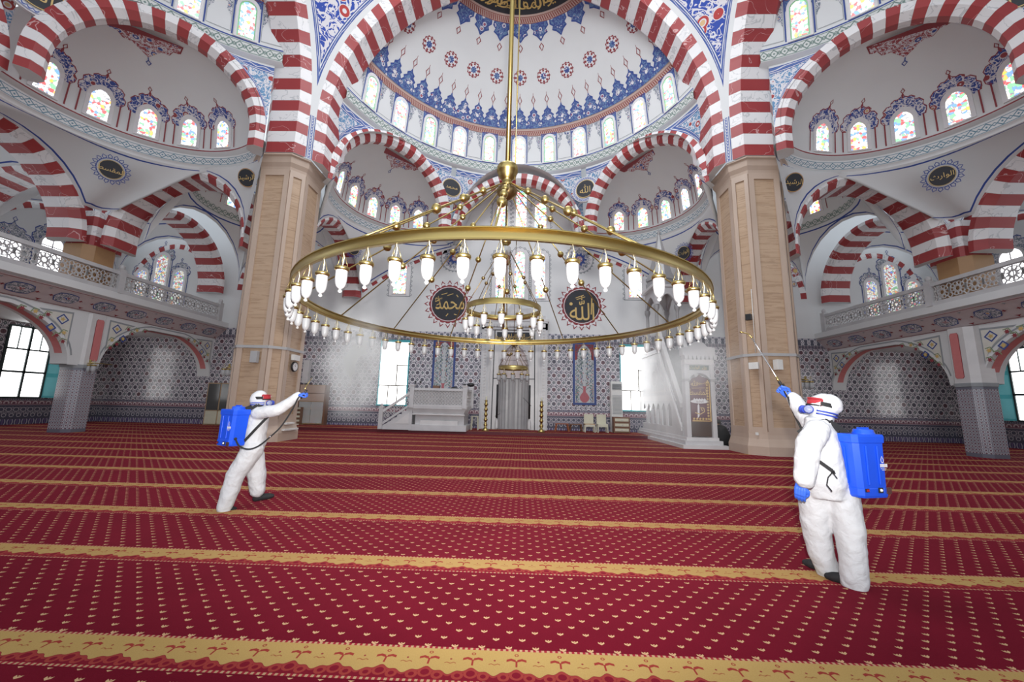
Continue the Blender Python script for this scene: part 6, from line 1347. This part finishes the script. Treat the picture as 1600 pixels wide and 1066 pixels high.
b = MB(); hq_ = [Vector(q_) for q_ in ((3.392, 4.500, 1.709), (3.390, 4.460, 1.596), (3.402, 4.420, 1.486), (3.425, 4.380, 1.366), (3.452, 4.340, 1.236), (3.556, 4.300, 1.048), (3.690, 4.200, 0.909), (3.607, 3.950, 0.892))]; b.tube(smooth(hq_), .010, MT['strap'], 8); b.ball(Vector((3.395, 4.450, 1.569)), .016, MT['steel'], 5); b.build('hose', tk)
# ---- person kneeling behind the pulpit
px = empty('person', (8.75, 16.6, 0), 'person in a black coat kneeling on the carpet beside the marble pulpit, seen from behind', 'person'); b = MB(); bk = flat('black_coat', (.014, .014, .016), .85)
YK = 16.9
capsule(b, [Vector((8.799, 16.900, 0.159)), Vector((8.818, 16.900, 0.471)), Vector((8.755, 16.900, 0.731)), Vector((8.680, 16.900, 0.807))], [.33, .30, .23, .13], bk, 14)
capsule(b, [Vector((8.520, 16.800, 0.705)), Vector((8.453, 16.750, 0.422)), Vector((8.539, 16.900, 0.205))], [.12, .10, .09], bk)
capsule(b, [Vector((8.860, 16.800, 0.687)), Vector((8.895, 16.750, 0.407)), Vector((8.930, 16.900, 0.163))], [.12, .10, .10], bk)
q = Vector((8.762, 16.900, -0.022)); q.z = .14; capsule(b, [q, q+Vector((-.1, .35, 0)), q+Vector((-.15, .7, 0))], [.15, .16, .13], bk); skinned(b, 'black_coat', px, .02, 4, .02)
b = MB(); hq = Vector((8.651, 16.900, 0.977)); b.ball(hq, .105, MT['skin'], 10, (.95, 1, 1.15)); b.ball(hq+Vector((.085, 0, -.01)), .03, MT['skin'], 6, (.5, 1, 1.4)); b.ball(hq+Vector((-.09, .03, -.01)), .022, MT['skin'], 6); hh = b.build('head', px)
b = MB(); b.ball(hq+Vector((.01, -.02, .03)), .115, flat('dark_hair', (.025, .02, .018), .8), 10, (.95, 1, .95)); b.build('hair', hh)
for dx in (-.12, .12):
    b = MB(); p = Vector((q.x+dx, q.y-.16, .07)); hand(b, p, (0, -1, -.1), (0, 0, -1), 1, MT['shoe'], .1, 1.2); b = MB(); shoe(b, (p.x, p.y, .0), (p.x, p.y-.22, .0), MT['shoe'], (p.x, p.y+.05, .1)); skinned(b, 'sock', px, .012, 2)
hb = MB(); p = Vector((8.381, 16.700, 0.270)); hand(hb, p, (-.3, .5, -.8), (-1, 0, 0), 1, MT['skin'], .4, 1.1); hb.build('hand', px)
# ---------------------------------------------------------------- spray mist
def mist(c, s, dens, label):
    b = MB(); b.ball((0, 0, 0), 1, None, 12); b.slots = []; me = bpy.data.meshes.new('spray_mist'); o = bpy.data.objects.new('spray_mist', me); COL.objects.link(o); me.from_pydata(b.v, [], [f_[::-1] for f_ in b.f]); o.location = c; o.scale = s
    m = bpy.data.materials.new('mist'); m.use_nodes = True; nt = m.node_tree; nt.nodes.clear(); out = nt.nodes.new('ShaderNodeOutputMaterial'); v = nt.nodes.new('ShaderNodeVolumePrincipled'); nt.links.new(v.outputs[0], out.inputs['Volume'])
    v.inputs['Color'].default_value = (.98, .98, 1, 1); v.inputs['Anisotropy'].default_value = -.3
    tc = nt.nodes.new('ShaderNodeTexCoord'); vm = nt.nodes.new('ShaderNodeVectorMath'); vm.operation = 'LENGTH'; nt.links.new(tc.outputs['Object'], vm.inputs[0]); r = E(nt, vm.outputs['Value'])
    nz = nt.nodes.new('ShaderNodeTexNoise'); nz.inputs['Scale'].default_value = 2.2; nz.inputs['Detail'].default_value = 3; nt.links.new(tc.outputs['Object'], nz.inputs['Vector']); n = E(nt, nz.outputs[0])
    fall = (r*-1.0+1.0).mx(0.0); dd = (fall*fall)*((n-.38).mx(0.0)*4.0)*dens; nt.links.new(dd.k, v.inputs['Density']); me.materials.append(m); o['kind'] = 'stuff'; tag(o, label, 'mist'); return o
mist((-2.882, 7.600, 2.374), (.85, 1.1, 1.4), 7.0, 'white disinfectant mist drifting before the tiled wall, from the left sprayer')
mist((3.239, 7.400, 2.115), (1.45, 1.5, 1.5), 1.1, 'thin disinfectant mist in front of the marble pulpit')
